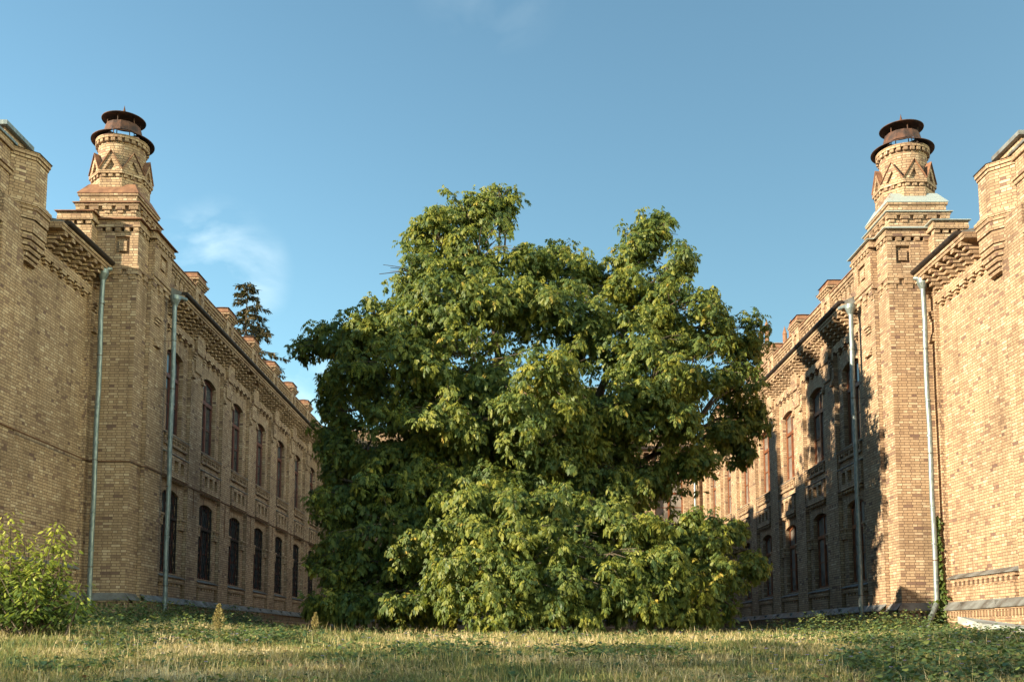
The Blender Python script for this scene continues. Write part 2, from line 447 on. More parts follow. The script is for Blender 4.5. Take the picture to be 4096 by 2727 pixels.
def make_wing(sx, dz, root):
    org = tuple(root.location)
    G = lambda: MB(sx, dz, org)
    T = lambda mb, name, mat, smooth=False, parent=None: mb.build(name, mat, parent or root, smooth)
    lit = sx > 0
    # ---------------- main facade wall
    w = G()
    starts = [A0 + S * i for i in range(NB)]
    bp(w, -0.6, 0, 27.80, A0, 0.0, 9.87)
    for i in range(NB):
        a, b = starts[i], starts[i] + RW
        e = starts[i + 1] if i < NB - 1 else YE
        bp(w, -0.6, 0, b, e, 0.0, 9.87)
        opening_wall(w, P + 0.13, a, b, a + 0.44, b - 0.44, 0.0, 9.15, (LOW, UPP), 0.34)
        bp(w, -0.6, 0, a, b, 9.15, 9.35)
        bp(w, -0.6, -0.15, a, b, 9.35, 9.87)
        # lesene on the upper part of the pilaster, stepped at its foot
        if i < NB - 1:
            c = (b + e) / 2
            for z0, z1, h in ((9.10, 9.87, 0.40), (8.96, 9.10, 0.36)):
                bp(w, 0, 0.105, c - h, c + h, z0, z1)
            for t in range(3):
                for y0, y1 in ((b, b + 0.22), (e - 0.22, e)):
                    bp(w, 0, 0.035 + 0.03 * t, y0 - 0.0, y1, 8.72 + 0.08 * t, 8.78 + 0.08 * t)
                    bp(w, 0, 0.03 + 0.03 * (2 - t), y0, y1, 8.08 + 0.085 * t, 8.145 + 0.085 * t)
            bp(w, 0, 0.05, b + 0.24, e - 0.24, 8.36, 8.96)
        # impost ledges beside the lower windows
        for y0, y1 in ((a, a + 0.40), (b - 0.40, b)):
            bp(w, -0.13, -0.06, y0, y1, 3.08, 3.18)
            for c in (y0 + 0.09, y1 - 0.09): bp(w, -0.13, -0.05, c - 0.06, c + 0.06, 3.18, 3.36)
            bp(w, -0.13, -0.02, y0, y1, 3.36, 3.43)
        dent2(w, P, a + 0.1, b - 0.1, 4)
    # mass of the wing behind the facade
    bp(w, -9.5, -0.6, 29.2, YE + 6, -0.6, 10.1)
    # ---------------- front block
    ya, yb = 22.9, 26.72
    w.box(XA, XA + 0.5, yb, YT + 0.2, 0.0, 9.87)
    w.box(XA, XA + 0.5, 21.9, ya, 0.0, 9.87)
    w.box(XA, XA + 0.5, YN, 18.8, 0.0, 9.87)
    for a, b in ((ya, yb), (18.8, 21.9)):
        w.box(XA + 0.13, XA + 0.5, a, b, 0.0, 9.15)
        w.box(XA, XA + 0.5, a, b, 9.15, 9.35)
        w.box(XA + 0.15, XA + 0.5, a, b, 9.35, 9.87)
        dent2(w, XA, a + 0.1, b - 0.1, 8)
        # blind apron with a sill
        w.box(XA + 0.03, XA + 0.13, a + 0.3, b - 0.3, 0.0, 1.30)
        w.box(XA + 0.0, XA + 0.13, a + 0.2, b - 0.2, 1.45, 1.53)
        n = int((b - a - 0.5) / 0.25)
        for k in range(n):
            c = a + 0.25 + (b - a - 0.5) * (k + 0.5) / n
            w.box(XA - 0.0, XA + 0.13, c - 0.06, c + 0.06, 1.30, 1.45)
    # stepped groove on the narrow corner strip
    for t in range(3):
        w.box(XA - 0.04 - 0.03 * t, XA, 26.74, 26.98, 8.72 + 0.08 * t, 8.78 + 0.08 * t)
        w.box(XA - 0.1 + 0.03 * t, XA, 26.74, 26.98, 8.1 + 0.085 * t, 8.165 + 0.085 * t)
    w.box(XA + 0.5, XA + 9, YN, 29.2, -0.6, 10.1)
    T(w, 'wall', M['brick'])
    # ---------------- cornice
    c = G()
    for i in range(NB):
        a, b = starts[i], starts[i] + RW
        corbels(c, P, a + 0.05, b - 0.05, 5, base=-0.15, run=0.105, w=0.17)
        e = starts[i + 1] if i < NB - 1 else None
        if e:
            m = (b + e) / 2
            for d in (-0.27, 0.0, 0.27): corbels(c, P, m + d - 0.1, m + d + 0.1, 1, z0=9.61, steps=3, base=0.1, run=0.09, w=0.13)
            for d in (b + 0.11, e - 0.11): corbels(c, P, d - 0.1, d + 0.1, 1, z0=9.36, steps=5, base=0.0, run=0.075, w=0.13)
    bp(c, -0.3, 0.40, 29.3, YE, 9.87, 9.945); bp(c, -0.3, 0.43, 29.3, YE, 9.945, 10.02)
    corbels(c, XA, 24.0, 26.72, 6, base=-0.15, run=0.105, w=0.17); corbels(c, XA, 26.72, 26.98, 1, base=0.0, run=0.08, w=0.15)
    c.box(XA - 0.40, XA + 0.3, 23.9, YT, 9.87, 9.945); c.box(XA - 0.43, XA + 0.3, 23.9, YT, 9.945, 10.02)
    T(c, 'cornice', M['brick'])
    g = G()
    for x, y0, y1 in ((P, 29.32, YE), (XA, 24.12, 26.93)):
        g.prism_y([(x - 0.36, 10.022), (x - 0.36, 10.135), (x - 0.53, 10.13), (x - 0.535, 10.09), (x - 0.505, 10.045), (x - 0.45, 10.022)], y0, y1)
    T(g, 'gutter', M['gutter'])
    r = G()
    r.prism_y([(P - 0.34, 10.03), (P + 0.3, 10.03), (P + 0.3, 10.42), (P + 0.12, 10.34), (P - 0.34, 10.14)][::-1], 29.34, YE)
    r.prism_y([(XA - 0.34, 10.03), (XA + 3.0, 10.03), (XA + 3.0, 10.9), (XA - 0.34, 10.14)][::-1], 24.12, YT - 0.03)
    r.prism_y([(P + 0.62, 10.12), (P + 9.5, 10.12), (P + 5.0, 12.3)][::-1], 30.0, YE + 6)
    T(r, 'roof', M['sheet'])
    # ---------------- plinth and its flashing
    pl, fl = G(), G()
    plinth_run_y(pl, fl, P, 27.80, YE)
    plinth_run_y(pl, fl, XA, YN, 26.9)
    plinth_run_y(pl, fl, 10.5, 27.0, 27.80)
    # along the tower front (faces the viewer)
    pl.box(10.40, XA - 0.1, 26.90, 27.3, -0.8, 0.40); pl.box(10.375, XA - 0.1, 26.875, 27.3, 0.40, 0.47)
    pl.box(10.455, XA - 0.1, 26.955, 27.3, 0.47, 0.66); pl.box(10.375, XA - 0.1, 26.875, 27.3, 0.66, 0.735)
    for k in range(7):
        cx = 10.42 + 0.16 * k
        pl.box(cx - 0.036, cx + 0.036, 26.88, 26.955, 0.47, 0.66, True)
    fl.poly([(10.325, 26.825, 0.735), (XA - 0.17, 26.825, 0.735), (XA - 0.17, 27.0, 0.93), (10.5, 27.0, 0.93)])
    fl.poly([(10.325, 26.825, 0.715), (10.5, 27.0, 0.91), (XA - 0.17, 27.0, 0.91), (XA - 0.17, 26.825, 0.715)])
    fl.poly([(10.325, 26.825, 0.715), (XA - 0.17, 26.825, 0.715), (XA - 0.17, 26.825, 0.735), (10.325, 26.825, 0.735)])
    T(pl, 'plinth', M['brick']); T(fl, 'plinth_flashing', M['sheet'])
    # ---------------- parapet between the roof piers
    q = G()
    piers = [b + (S - RW) / 2 for b in [s + RW for s in starts]]
    edges = [29.3] + sum([[p - 0.46, p + 0.46] for p in piers[:-1]], []) + [YE]
    for y0, y1 in zip(edges[::2], edges[1::2]):
        bp(q, -0.45, -0.10, y0, y1, 10.2, 10.58)
        bp(q, -0.45, -0.30, y0, y1, 10.58, 10.98)
        n = max(1, int(round((y1 - y0) / 0.40)))
        for k in range(n):
            cc = y0 + (y1 - y0) * (k + 0.5) / n
            bp(q, -0.30, -0.12, cc - 0.115, cc + 0.115, 10.58, 10.90)
            bp(q, -0.30, -0.09, cc - 0.15, cc + 0.15, 10.90, 10.98)
        bp(q, -0.47, -0.06, y0, y1, 10.98, 11.06); bp(q, -0.49, -0.015, y0, y1, 11.06, 11.16)
    T(q, 'parapet', M['brick'])
    pc = G()
    for y0, y1 in zip(edges[::2], edges[1::2]):
        bp(pc, -0.52, 0.02, y0 + 0.005, y1 - 0.005, 11.163, 11.19)
    T(pc, 'parapet_capping', M['rustsheet'])
    pr = G(); c0 = piers[0]
    bp(pr, -0.55, -0.07, c0 - 0.45, c0 + 0.45, 10.2, 11.25)
    bp(pr, -0.07, 0.0, c0 - 0.45, c0 - 0.15, 10.2, 11.25); bp(pr, -0.07, 0.0, c0 + 0.15, c0 + 0.45, 10.2, 11.25)
    bp(pr, -0.07, 0.0, c0 - 0.15, c0 + 0.15, 10.2, 10.5); bp(pr, -0.07, 0.0, c0 - 0.15, c0 + 0.15, 11.05, 11.25)
    bp(pr, -0.58, 0.03, c0 - 0.48, c0 + 0.48, 11.25, 11.30)
    for k in range(5):
        cc = c0 - 0.42 + 0.21 * k; bp(pr, 0.03 - 0.6, 0.08, cc - 0.06, cc + 0.06, 11.30, 11.38)
    for xx in (-0.40, -0.15): 
        pr.box(P - xx - 0.06, P - xx + 0.06, c0 - 0.53, c0 + 0.53, 11.30, 11.38)
    bp(pr, -0.55, 0.02, c0 - 0.47, c0 + 0.47, 11.30, 11.38)
    bp(pr, -0.62, 0.11, c0 - 0.56, c0 + 0.56, 11.38, 11.45)
    pier = T(pr, 'parapet_pier', M['brick'])
    cp = G()
    cp.frustum(cp.rect(P - 0.14, P + 0.65, c0 - 0.59, c0 + 0.59), 11.452, cp.rect(P - 0.12, P + 0.63, c0 - 0.57, c0 + 0.57), 11.48, False)
    cp.frustum(cp.rect(P - 0.05, P + 0.56, c0 - 0.5, c0 + 0.5), 11.48, cp.rect(P - 0.03, P + 0.54, c0 - 0.48, c0 + 0.48), 11.64)
    cp.frustum(cp.rect(P - 0.08, P + 0.6, c0 - 0.53, c0 + 0.53), 11.64, cp.rect(P + 0.2, P + 0.3, c0 - 0.22, c0 + 0.22), 11.76)
    T(cp, 'pier_cap', M['rustsheet'], parent=pier)
    for i in range(1, NB - 1): copy_part(pier, root, (0, S * i, 0))
    # ---------------- spandrel panel between the two storeys and apron under the lower windows
    s = G(); a, b = A0, A0 + RW
    y0, y1 = a + 0.12, b - 0.12
    bp(s, -0.128, 0.02, y0, y1, 5.76, 5.845)
    bp(s, -0.128, -0.09, y0, y1, 5.60, 5.76)
    for k in range(9):
        cc = y0 + (y1 - y0) * (k + 0.5) / 9; bp(s, -0.09, 0.0, cc - 0.06, cc + 0.06, 5.60 if k % 2 == 0 else 5.675, 5.76)
    bp(s, -0.128, 0.0, y0, y1, 5.52, 5.60); bp(s, -0.128, -0.07, y0, y1, 5.30, 5.52)
    bp(s, -0.128, 0.02, y0 + 0.05, y1 - 0.05, 5.13, 5.26); bp(s, -0.128, 0.02, y0 + 0.05, y1 - 0.05, 4.66, 4.76)
    n = 4
    for k in range(n):
        cc = y0 + 0.2 + (y1 - y0 - 0.4) * k / (n - 1)
        hw = 0.15 if k in (0, n - 1) else 0.105
        bp(s, -0.128, 0.015, cc - hw, cc + hw, 4.76, 5.13)
    bp(s, -0.128, 0.035, y0, y1, 4.57, 4.66)
    for k in range(8):
        cc = y0 + 0.1 + (y1 - y0 - 0.2) * (k + 0.5) / 8; bp(s, -0.128, 0.0, cc - 0.055, cc + 0.055, 4.47, 4.57)
    sp = T(s, 'spandrel_panel', M['brick'])
    l = G()
    l.prism_y([(P - 0.05, 5.262), (P - 0.045, 5.285), (P + 0.068, 5.325), (P + 0.068, 5.262)], y0 - 0.04, y1 + 0.04)
    T(l, 'ledge', M['sheet'], parent=sp)
    for i in range(1, NB): copy_part(sp, root, (0, S * i, 0))
    ap = G(); y0, y1 = a + 0.33, b - 0.33
    bp(ap, -0.128, -0.03, y0, y1, 0.4, 1.28)
    bp(ap, -0.128, -0.07, y0, y1, 1.28, 1.38)
    for k in range(6):
        cc = y0 + (y1 - y0) * (k + 0.5) / 6; bp(ap, -0.07, -0.02, cc - 0.06, cc + 0.06, 1.28, 1.38)
    bp(ap, -0.128, 0.0, a + 0.1, b - 0.1, 1.38, 1.53)
    ap = T(ap, 'apron_panel', M['brick'])
    for i in range(1, NB): copy_part(ap, root, (0, S * i, 0))
    # ---------------- windows
    for op in (LOW, UPP):
        pw = window_proto(sx, dz, org, op, '', 'window', root, grille=(not lit and op is LOW))
        for i in range(1, NB): copy_part(pw, root, (0, S * i, 0))
    # blind sill on the front block
    bs = G()
    bs.prism_y([(XA - 0.06, 1.53), (XA - 0.055, 1.555), (XA + 0.13, 1.66), (XA + 0.13, 1.53)], 23.05, 26.6)
    T(bs, 'blind_window_sill', M['sheet'])
    # ---------------- tower shaft
    t = G()
    t.box(10.5, 13.2, YT, 29.25, 0.0, 9.66)
    x0, x1, y0 = 10.5, 12.6, YT
    t.box(x0, x1, y0 + 0.09, 29.3, 9.66, 11.06)
    # dentil band
    for k in range(3):
        cx = 10.62 + 0.47 * k
        t.box(cx - 0.16, cx + 0.16, y0 - 0.05, y0 + 0.1, 9.80, 9.95); t.box(cx - 0.085, cx + 0.085, y0 - 0.025, y0 + 0.1, 9.68, 9.80)
    for k in range(2):
        cy = YT + 0.10 + 0.47 * k
        t.box(x0 - 0.05, x0 + 0.1, cy - 0.14, cy + 0.14, 9.80, 9.95); t.box(x0 - 0.025, x0 + 0.1, cy - 0.075, cy + 0.075, 9.68, 9.80)
    t.box(x0 - 0.065, XA + 0.3, y0 - 0.065, y0 + 0.2, 9.95, 10.03); t.box(x0 - 0.03, XA + 0.3, y0 - 0.03, y0 + 0.2, 10.03, 10.1)
    t.box(x0 - 0.065, x0 + 0.1, y0 + 0.2, 27.78, 9.95, 10.03)
    for k in range(3):
        cy = 27.95 + 0.5 * k
        bp(t, -0.1, 0.05, cy - 0.14, cy + 0.14, 9.80, 9.95); bp(t, -0.1, 0.025, cy - 0.075, cy + 0.075, 9.68, 9.80)
    bp(t, -0.3, 0.065, 27.74, 29.28, 9.95, 10.03); bp(t, -0.3, 0.03, 27.77, 29.25, 10.03, 10.1)
    bp(t, -0.3, 0.0, 27.80, 29.22, 9.872, 11.06)
    # framed square panel on the upper storey, front
    za, zb, xa, xb = 10.40, 10.92, 10.74, 11.14
    t.box(x0, xa, y0, y0 + 0.09, 9.66, 11.06); t.box(xb, XA + 0.4, y0, y0 + 0.09, 9.66, 11.06)
    t.box(xa, xb, y0, y0 + 0.09, 9.66, za); t.box(xa, xb, y0, y0 + 0.09, zb, 11.06)
    t.box(xa + 0.09, xb - 0.09, y0 + 0.02, y0 + 0.09, za + 0.1, zb - 0.12)
    # side panel on the lesene
    ya_, yb_ = 28.25, 28.85
    bp(t, 0.0, 0.07, 27.80, ya_, 10.1, 11.06); bp(t, 0.0, 0.07, yb_, 29.22, 10.1, 11.06)
    bp(t, 0.0, 0.07, ya_, yb_, 10.1, 10.38); bp(t, 0.0, 0.07, ya_, yb_, 10.9, 11.06)
    bp(t, 0.0, 0.055, ya_ + 0.12, yb_ - 0.12, 10.5, 10.78)
    # groove on the lesene lower down
    for k in range(3):
        bp(t, 0, 0.04 + 0.03 * k, 28.1, 28.5, 8.78 + 0.08 * k, 8.84 + 0.08 * k); bp(t, 0, 0.1 - 0.03 * k, 28.1, 28.5, 8.1 + 0.085 * k, 8.165 + 0.085 * k)
    # outer pilaster of the upper storey, in front of the front block roof
    t.box(11.66, 12.55, 26.62, 27.3, 10.1, 11.12)
    # cornice with dentils
    for k in range(5):
        cx = 10.56 + 0.26 * k; t.box(cx - 0.075, cx + 0.075, y0 - 0.04, y0 + 0.1, 11.06, 11.16)
    for k in range(4):
        cx = 11.74 + 0.24 * k; t.box(cx - 0.075, cx + 0.075, 26.57, 26.8, 11.12, 11.22)
    for k in range(3):
        cy = 27.1 + 0.26 * k; t.box(x0 - 0.04, x0 + 0.1, cy - 0.075, cy + 0.075, 11.06, 11.16)
    for k in range(6):
        cy = 27.9 + 0.25 * k; bp(t, -0.1, 0.115, cy - 0.075, cy + 0.075, 11.06, 11.16)
    t.box(x0 - 0.06, 12.6, y0 - 0.06, 29.3, 11.16, 11.25); t.box(x0 - 0.03, 12.6, y0 - 0.03, 29.3, 11.25, 11.38)
    bp(t, -0.3, 0.13, 27.72, 29.34, 11.16, 11.25); bp(t, -0.3, 0.10, 27.75, 29.3, 11.25, 11.38)
    t.box(11.60, 12.60, 26.52, 27.2, 11.22, 11.31); t.box(11.63, 12.6, 26.55, 27.2, 11.31, 11.44)
    # square base of the chimney
    cx, cy = 11.42, 27.92
    bx0, bx1, by0, by1 = 10.62, 12.24, 27.08, 28.76
    t.box(bx0, bx1, by0, by1, 11.38, 11.84)
    t.box(bx0 - 0.03, bx1 + 0.03, by0 - 0.03, by1 + 0.03, 11.38, 11.52)
    for k in range(5):
        xx = bx0 + 0.06 + (bx1 - bx0 - 0.12) * k / 4
        t.box(xx - 0.13, xx + 0.13, by0 - 0.07, by0 + 0.1, 11.72, 11.82); t.box(xx - 0.07, xx + 0.07, by0 - 0.04, by0 + 0.1, 11.62, 11.72)
        yy = by0 + 0.06 + (by1 - by0 - 0.12) * k / 4
        for xs, xd in ((bx0 - 0.072, bx0 + 0.1), (bx1 - 0.1, bx1 + 0.072)) if k in (1, 2, 3) else ():
            t.box(xs, xd, yy - 0.13, yy + 0.13, 11.72, 11.82)
            t.box(xs + (0.03 if xs < bx0 else 0), xd - (0.03 if xs > bx0 else 0), yy - 0.07, yy + 0.07, 11.62, 11.72)
    t.box(bx0 - 0.09, bx1 + 0.09, by0 - 0.09, by1 + 0.09, 11.82, 11.89)
    t.box(bx0 + 0.0, bx1 - 0.0, by0 + 0.0, by1 - 0.0, 11.89, 12.13)
    t.box(bx0 - 0.04, bx1 + 0.04, by0 - 0.04, by1 + 0.04, 12.13, 12.20)
    tower = T(t, 'tower', M['brick'])
    # roof sheets of the tower
    tf = G()
    x = tf
    def lip(x0, x1, y0, y1, z, ov, ix0, ix1, iy0, iy1, zt):
        tf.frustum(tf.rect(x0 - ov, x1 + ov, y0 - ov, y1 + ov), z, tf.rect(x0 - ov, x1 + ov, y0 - ov, y1 + ov), z + 0.02, True)
        tf.frustum(tf.rect(x0 - ov, x1 + ov, y0 - ov, y1 + ov), z + 0.02, tf.rect(ix0, ix1, iy0, iy1), zt, False)
    lip(10.44, 12.5, 26.94, 29.28, 11.382, 0.06, bx0 - 0.03, bx1 + 0.03, by0 - 0.03, by1 + 0.03, 11.50)
    lip(10.25, 10.9, 27.72, 29.34, 11.382, 0.06, 10.5, 10.9, 27.8, 29.2, 11.46)
    lip(11.60, 12.60, 26.52, 27.1, 11.442, 0.05, 11.7, 12.5, 26.7, 27.05, 11.56)
    lip(bx0 - 0.09, bx1 + 0.09, by0 - 0.09, by1 + 0.09, 11.892, 0.05, bx0 - 0.002, bx1 + 0.002, by0 - 0.002, by1 + 0.002, 11.98)
    oct_in = 0.76
    o8 = lambda r: tf.ngon(cx, cy, r / math.cos(PI / 8), 8, PI / 8)
    tf.frustum(tf.rect(bx0 - 0.06, bx1 + 0.06, by0 - 0.06, by1 + 0.06), 12.202, tf.rect(bx0 - 0.06, bx1 + 0.06, by0 - 0.06, by1 + 0.06), 12.22, True)
    tf.frustum(tf.rect(bx0 - 0.06, bx1 + 0.06, by0 - 0.06, by1 + 0.06), 12.22, tf.rect(cx - 0.66, cx + 0.66, cy - 0.66, cy + 0.66), 12.56, True)
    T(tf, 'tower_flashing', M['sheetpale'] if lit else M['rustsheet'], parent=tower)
    # ---------------- round chimney with gables and cowl
    h = G()
    h.prism_z(o8(oct_in - 0.02), 12.2, 12.75)
    h.prism_z(o8(oct_in + 0.05), 12.84, 12.93)
    h.prism_z(o8(oct_in - 0.02), 12.75, 12.84)
    for k in range(8):
        an = k * PI / 4
        ux, uy = math.cos(an), math.sin(an); tx, ty = -uy, ux
        def pt(r, t_, z): return (cx + ux * r + tx * t_, cy + uy * r + ty * t_, z)
        def bar(pts, r0, r1):
            f0 = [pt(r1, a_, z) for a_, z in pts]; f1 = [pt(r0, a_, z) for a_, z in pts]
            h.poly(f0); h.poly(f1[::-1])
            m_ = len(pts)
            for i_ in range(m_):
                j_ = (i_ + 1) % m_
                h.poly([f0[j_], f0[i_], f1[i_], f1[j_]])
        hw = (oct_in + 0.05) * math.tan(PI / 8)
        for d in (-0.2, 0.0, 0.2):
            bar([(d - 0.055, 12.75), (d + 0.055, 12.75), (d + 0.055, 12.84), (d - 0.055, 12.84)], oct_in - 0.03, oct_in + 0.03)
        ro, ri = oct_in + 0.03, oct_in - 0.10
        bar([(-hw, 12.93), (-hw + 0.15, 12.93), (0.0, 13.27), (0.0, 13.50)], ri, ro)
        bar([(hw - 0.15, 12.93), (hw, 12.93), (0.0, 13.50), (0.0, 13.27)], ri, ro)
        bar([(-hw + 0.15, 12.93), (hw - 0.15, 12.93), (0.0, 13.27)], ri, ro - 0.07)
    h.lathe(cx, cy, [(0.655, 12.9), (0.655, 13.88), (0.665, 13.88), (0.665, 13.95), (0.745, 13.955), (0.745, 14.05), (0.5, 14.05), (0.5, 13.4)], 40, 0.66)
    for k in range(24):
        an = 2 * PI * k / 24
        ux, uy = math.cos(an), math.sin(an); tx, ty = -uy, ux
        cs = [(cx + ux * r_ + tx * t_, cy + uy * r_ + ty * t_) for r_, t_ in ((0.64, -0.055), (0.735, -0.055), (0.735, 0.055), (0.64, 0.055))]
        h.prism_z(cs, 13.85, 13.955)
    ch = T(h, 'chimney', M['brick'])
    gr = G()
    for k in range(8):
        an = k * PI / 4
        ux, uy = math.cos(an), math.sin(an); tx, ty = -uy, ux
        def pt(r, t_, z): return (cx + ux * r + tx * t_, cy + uy * r + ty * t_, z)
        ro = oct_in + 0.07; hw = (oct_in + 0.06) * math.tan(PI / 8)
        for sg in (-1, 1):
            A, B, Cc = pt(ro, sg * hw, 12.955), pt(ro, 0, 13.525), pt(0.60, 0, 13.50)
            D = pt(0.62, sg * 0.25, 12.98)
            up = 0.022
            lo_ = [A, B, Cc, D]; hi_ = [(p_[0], p_[1], p_[2] + up) for p_ in lo_]
            gr.poly(hi_ if sg < 0 else hi_[::-1]); gr.poly(lo_[::-1] if sg < 0 else lo_)
            for i_ in range(4):
                j_ = (i_ + 1) % 4
                gr.poly([lo_[i_], lo_[j_], hi_[j_], hi_[i_]])
    T(gr, 'gable_roofing', M['rustsheet'], parent=ch)
    cw = G()
    cw.lathe(cx, cy, [(0.88, 14.10), (0.88, 14.115), (0.46, 14.325), (0.45, 14.31), (0.88, 14.10)], 40)      # low flared collar
    cw.lathe(cx, cy, [(0.555, 14.30), (0.565, 14.30), (0.49, 14.60), (0.48, 14.60), (0.555, 14.30)], 14)   # skirt
    cw.lathe(cx, cy, [(0.0, 14.82), (0.615, 14.79), (0.62, 14.805), (0.30, 14.90), (0.06, 14.99), (0.045, 15.08), (0.0, 15.30)], 40)
    for k in range(6):
        an = PI / 6 + k * PI / 3
        pass
        cw.tube([(cx + 0.50 * math.cos(an), cy + 0.50 * math.sin(an), 13.95), (cx + 0.46 * math.cos(an), cy + 0.46 * math.sin(an), 14.42), (cx + 0.44 * math.cos(an), cy + 0.44 * math.sin(an), 14.82)], 0.014, 5)
    T(cw, 'chimney_cowl', M['rust'], True, parent=ch)
    # ---------------- octagonal roof turret on the front block, with the attic behind it
    u = G()
    tx_, ty_ = 12.14, 23.22
    o = lambda r: u.ngon(tx_, ty_, r / math.cos(PI / 8), 8, PI / 8)
    zz = [(8.66, 0.50), (8.76, 0.54), (8.88, 0.585), (9.0, 0.625), (9.14, 0.66), (9.30, 0.69)]
    for (z0_, r_), (z1_, _) in zip(zz, zz[1:] + [(9.62, 0)]): 
        u.prism_z(u.ngon(XA + 0.60 - 0.0, ty_ - 0.0, (r_ + 0.12) / math.cos(PI / 8), 8, PI / 8), z0_, z1_ - 0.022 * (z0_ < 9.4))
    u.prism_z(o(0.77), 9.62, 9.84); u.prism_z(o(0.80), 9.84, 9.93); u.prism_z(o(0.83), 9.93, 10.02); u.prism_z(o(0.76), 10.02, 10.1); u.prism_z(o(0.70), 10.1, 11.10)
    u.prism_z(o(0.73), 11.10, 11.18); u.prism_z(o(0.765), 11.18, 11.28)
    # raised border round the visible faces
    u.box(12.30, 15.0, 23.0, 24.15, 10.1, 12.02)
    for k in range(5):
        yy = 23.12 + 0.24 * k; u.box(12.25, 12.32, yy - 0.07, yy + 0.07, 11.72, 11.83)
    u.box(12.24, 15.0, 22.94, 24.2, 11.83, 11.92)
    for k in range(8):
        xx = 12.42 + 0.3 * k; u.box(xx - 0.07, xx + 0.07, 22.95, 23.02, 11.72, 11.83)
    u.box(11.83, 12.9, 21.5, 22.45, 10.0, 11.25)     # square pier nearer the viewer
    u.box(11.79, 12.9, 21.46, 22.49, 10.55, 10.65); u.box(11.75, 12.9, 21.43, 22.52, 10.65, 10.73)
    u.box(11.77, 12.9, 21.44, 22.51, 11.15, 11.3)
    tu = T(u, 'roof_turret', M['brick'])
    uf = G()
    uf.frustum(o(0.80), 11.282, o(0.12), 11.42)
    uf.box(12.18, 15.1, 22.88, 24.26, 12.022, 12.13)
    uf.box(11.72, 12.95, 21.36, 22.56, 11.302, 11.36)
    T(uf, 'turret_capping', M['zinc'] if not lit else M['sheet'], parent=tu)
    # ---------------- downpipes
    def pipe(px, py, ztop, zbot, r, gx, gy, elbow):
        d = G()
        path = [(px + 0.012 * math.sin(1.9 * q_ + px), py + 0.01 * math.sin(1.3 * q_), zbot + (ztop - zbot) * q_ / 9) for q_ in range(10)]
        d.tube(path, r, 16)
        z = zbot + 0.55
        while z < ztop - 0.3:
            d.tube([(px, py, z), (px, py, z + 0.05)], r + 0.010, 16); z += 0.98
        if elbow:
            d.tube([(px, py, zbot + 0.05), (px - 0.03, py - 0.03, zbot - 0.06), (px - 0.72, py - 0.85, zbot - 0.86)], r * 1.04, 14)
            d.tube([(px - 0.33, py - 0.38, zbot - 0.40), (px - 0.36, py - 0.415, zbot - 0.435)], r + 0.015, 14)
        o_ = T(d, 'downpipe', M['zinc'], True)
        f = G()
        f.lathe(px, py, [(r, ztop - 0.04), (r + 0.008, ztop), (0.15, ztop + 0.17), (0.152, ztop + 0.29), (0.135, ztop + 0.29), (0.13, ztop + 0.18)], 20)
        f.tube([(gx, gy, ztop + 0.36), ((gx + px) / 2, (gy + py) / 2, ztop + 0.33), (px, py, ztop + 0.22)], 0.06, 10)
        T(f, 'pipe_head', M['zinc'], True, parent=o_)
        z = zbot + 1.1
        while z < ztop - 0.6:
            k_ = G()
            k_.tube([(px, py, z), (px, py, z + 0.018)], r + 0.009, 16)
            k_.tube([(px, py, z + 0.01), (px + 0.36 * (1 if not elbow else 1), py + (0.0 if elbow else 0.0), z + 0.01)], 0.007, 5); z += 1.45
            T(k_, 'pipe_bracket', M['rust'], parent=o_)
        return o_
    pipe(11.33, 26.72, 9.55, 0.95 if lit else 0.5, 0.068, XA - 0.47, 26.85, lit)
    pipe(10.05, 28.85, 9.55, 0.1, 0.068, P - 0.47, 29.4, False)
    if not lit:
        # thin rusty conduit running along the wing above the ground floor
        k = G(); z = 4.52
        path = [(XA - 0.03, YN, z + 0.03), (XA - 0.03, 26.95, z), (XA - 0.04, 26.96, z), (10.46, 26.96, z), (10.46, 27.76, z), (10.34, 27.78, z), (10.34, 40.0, z - 0.02), (10.34, YE - 0.2, z)]
        k.tube(path, 0.018, 6)
        for yy in [s_ + RW + 0.5 for s_ in starts]:
            k.tube([(10.35, yy, z), (10.35, yy, z - 1.0 - 0.3 * math.sin(yy * 5))], 0.012, 5)
        T(k, 'conduit', M['conduit'])
    else:
        pass

def gz(x, y):
    """height of the ground: a slope up from the viewer to the level courtyard"""
    x = np.asarray(x, float); y = np.asarray(y, float)
    z = np.interp(y, [-60, 0, 6, 9, 12, 15, 19, 24, 28, 500], [-2.6, -1.55, -0.78, -0.49, -0.30, -0.17, -0.06, 0.02, 0.05, 0.05])
    t = np.clip((-x - 1.0) / 8.0, 0, 1) * np.clip((y - 12) / 8.0, 0, 1)
    z = z + 0.24 * t * t * (3 - 2 * t)
    r = np.clip((x - 4.5) / 4.0, 0, 1) * np.clip((20.5 - y) / 5.0, 0, 1)
    z = z + 0.10 * r
    return z + 0.025 * np.sin(x * 1.1 + y * 0.7) + 0.018 * np.sin(2.3 * x - 1.7 * y) * np.clip(y / 10, 0, 1)

def patch(x, y, s=1.0, k=0.0):
    x = np.asarray(x) * s; y = np.asarray(y) * s
    return 0.5 + 0.22 * (np.sin(1.7 * x + 0.6 * y + k) + np.sin(-0.9 * x + 2.1 * y + 1.3 + k) * 0.8 + np.sin(3.3 * x + 2.7 * y + 0.5 + 2 * k) * 0.6)

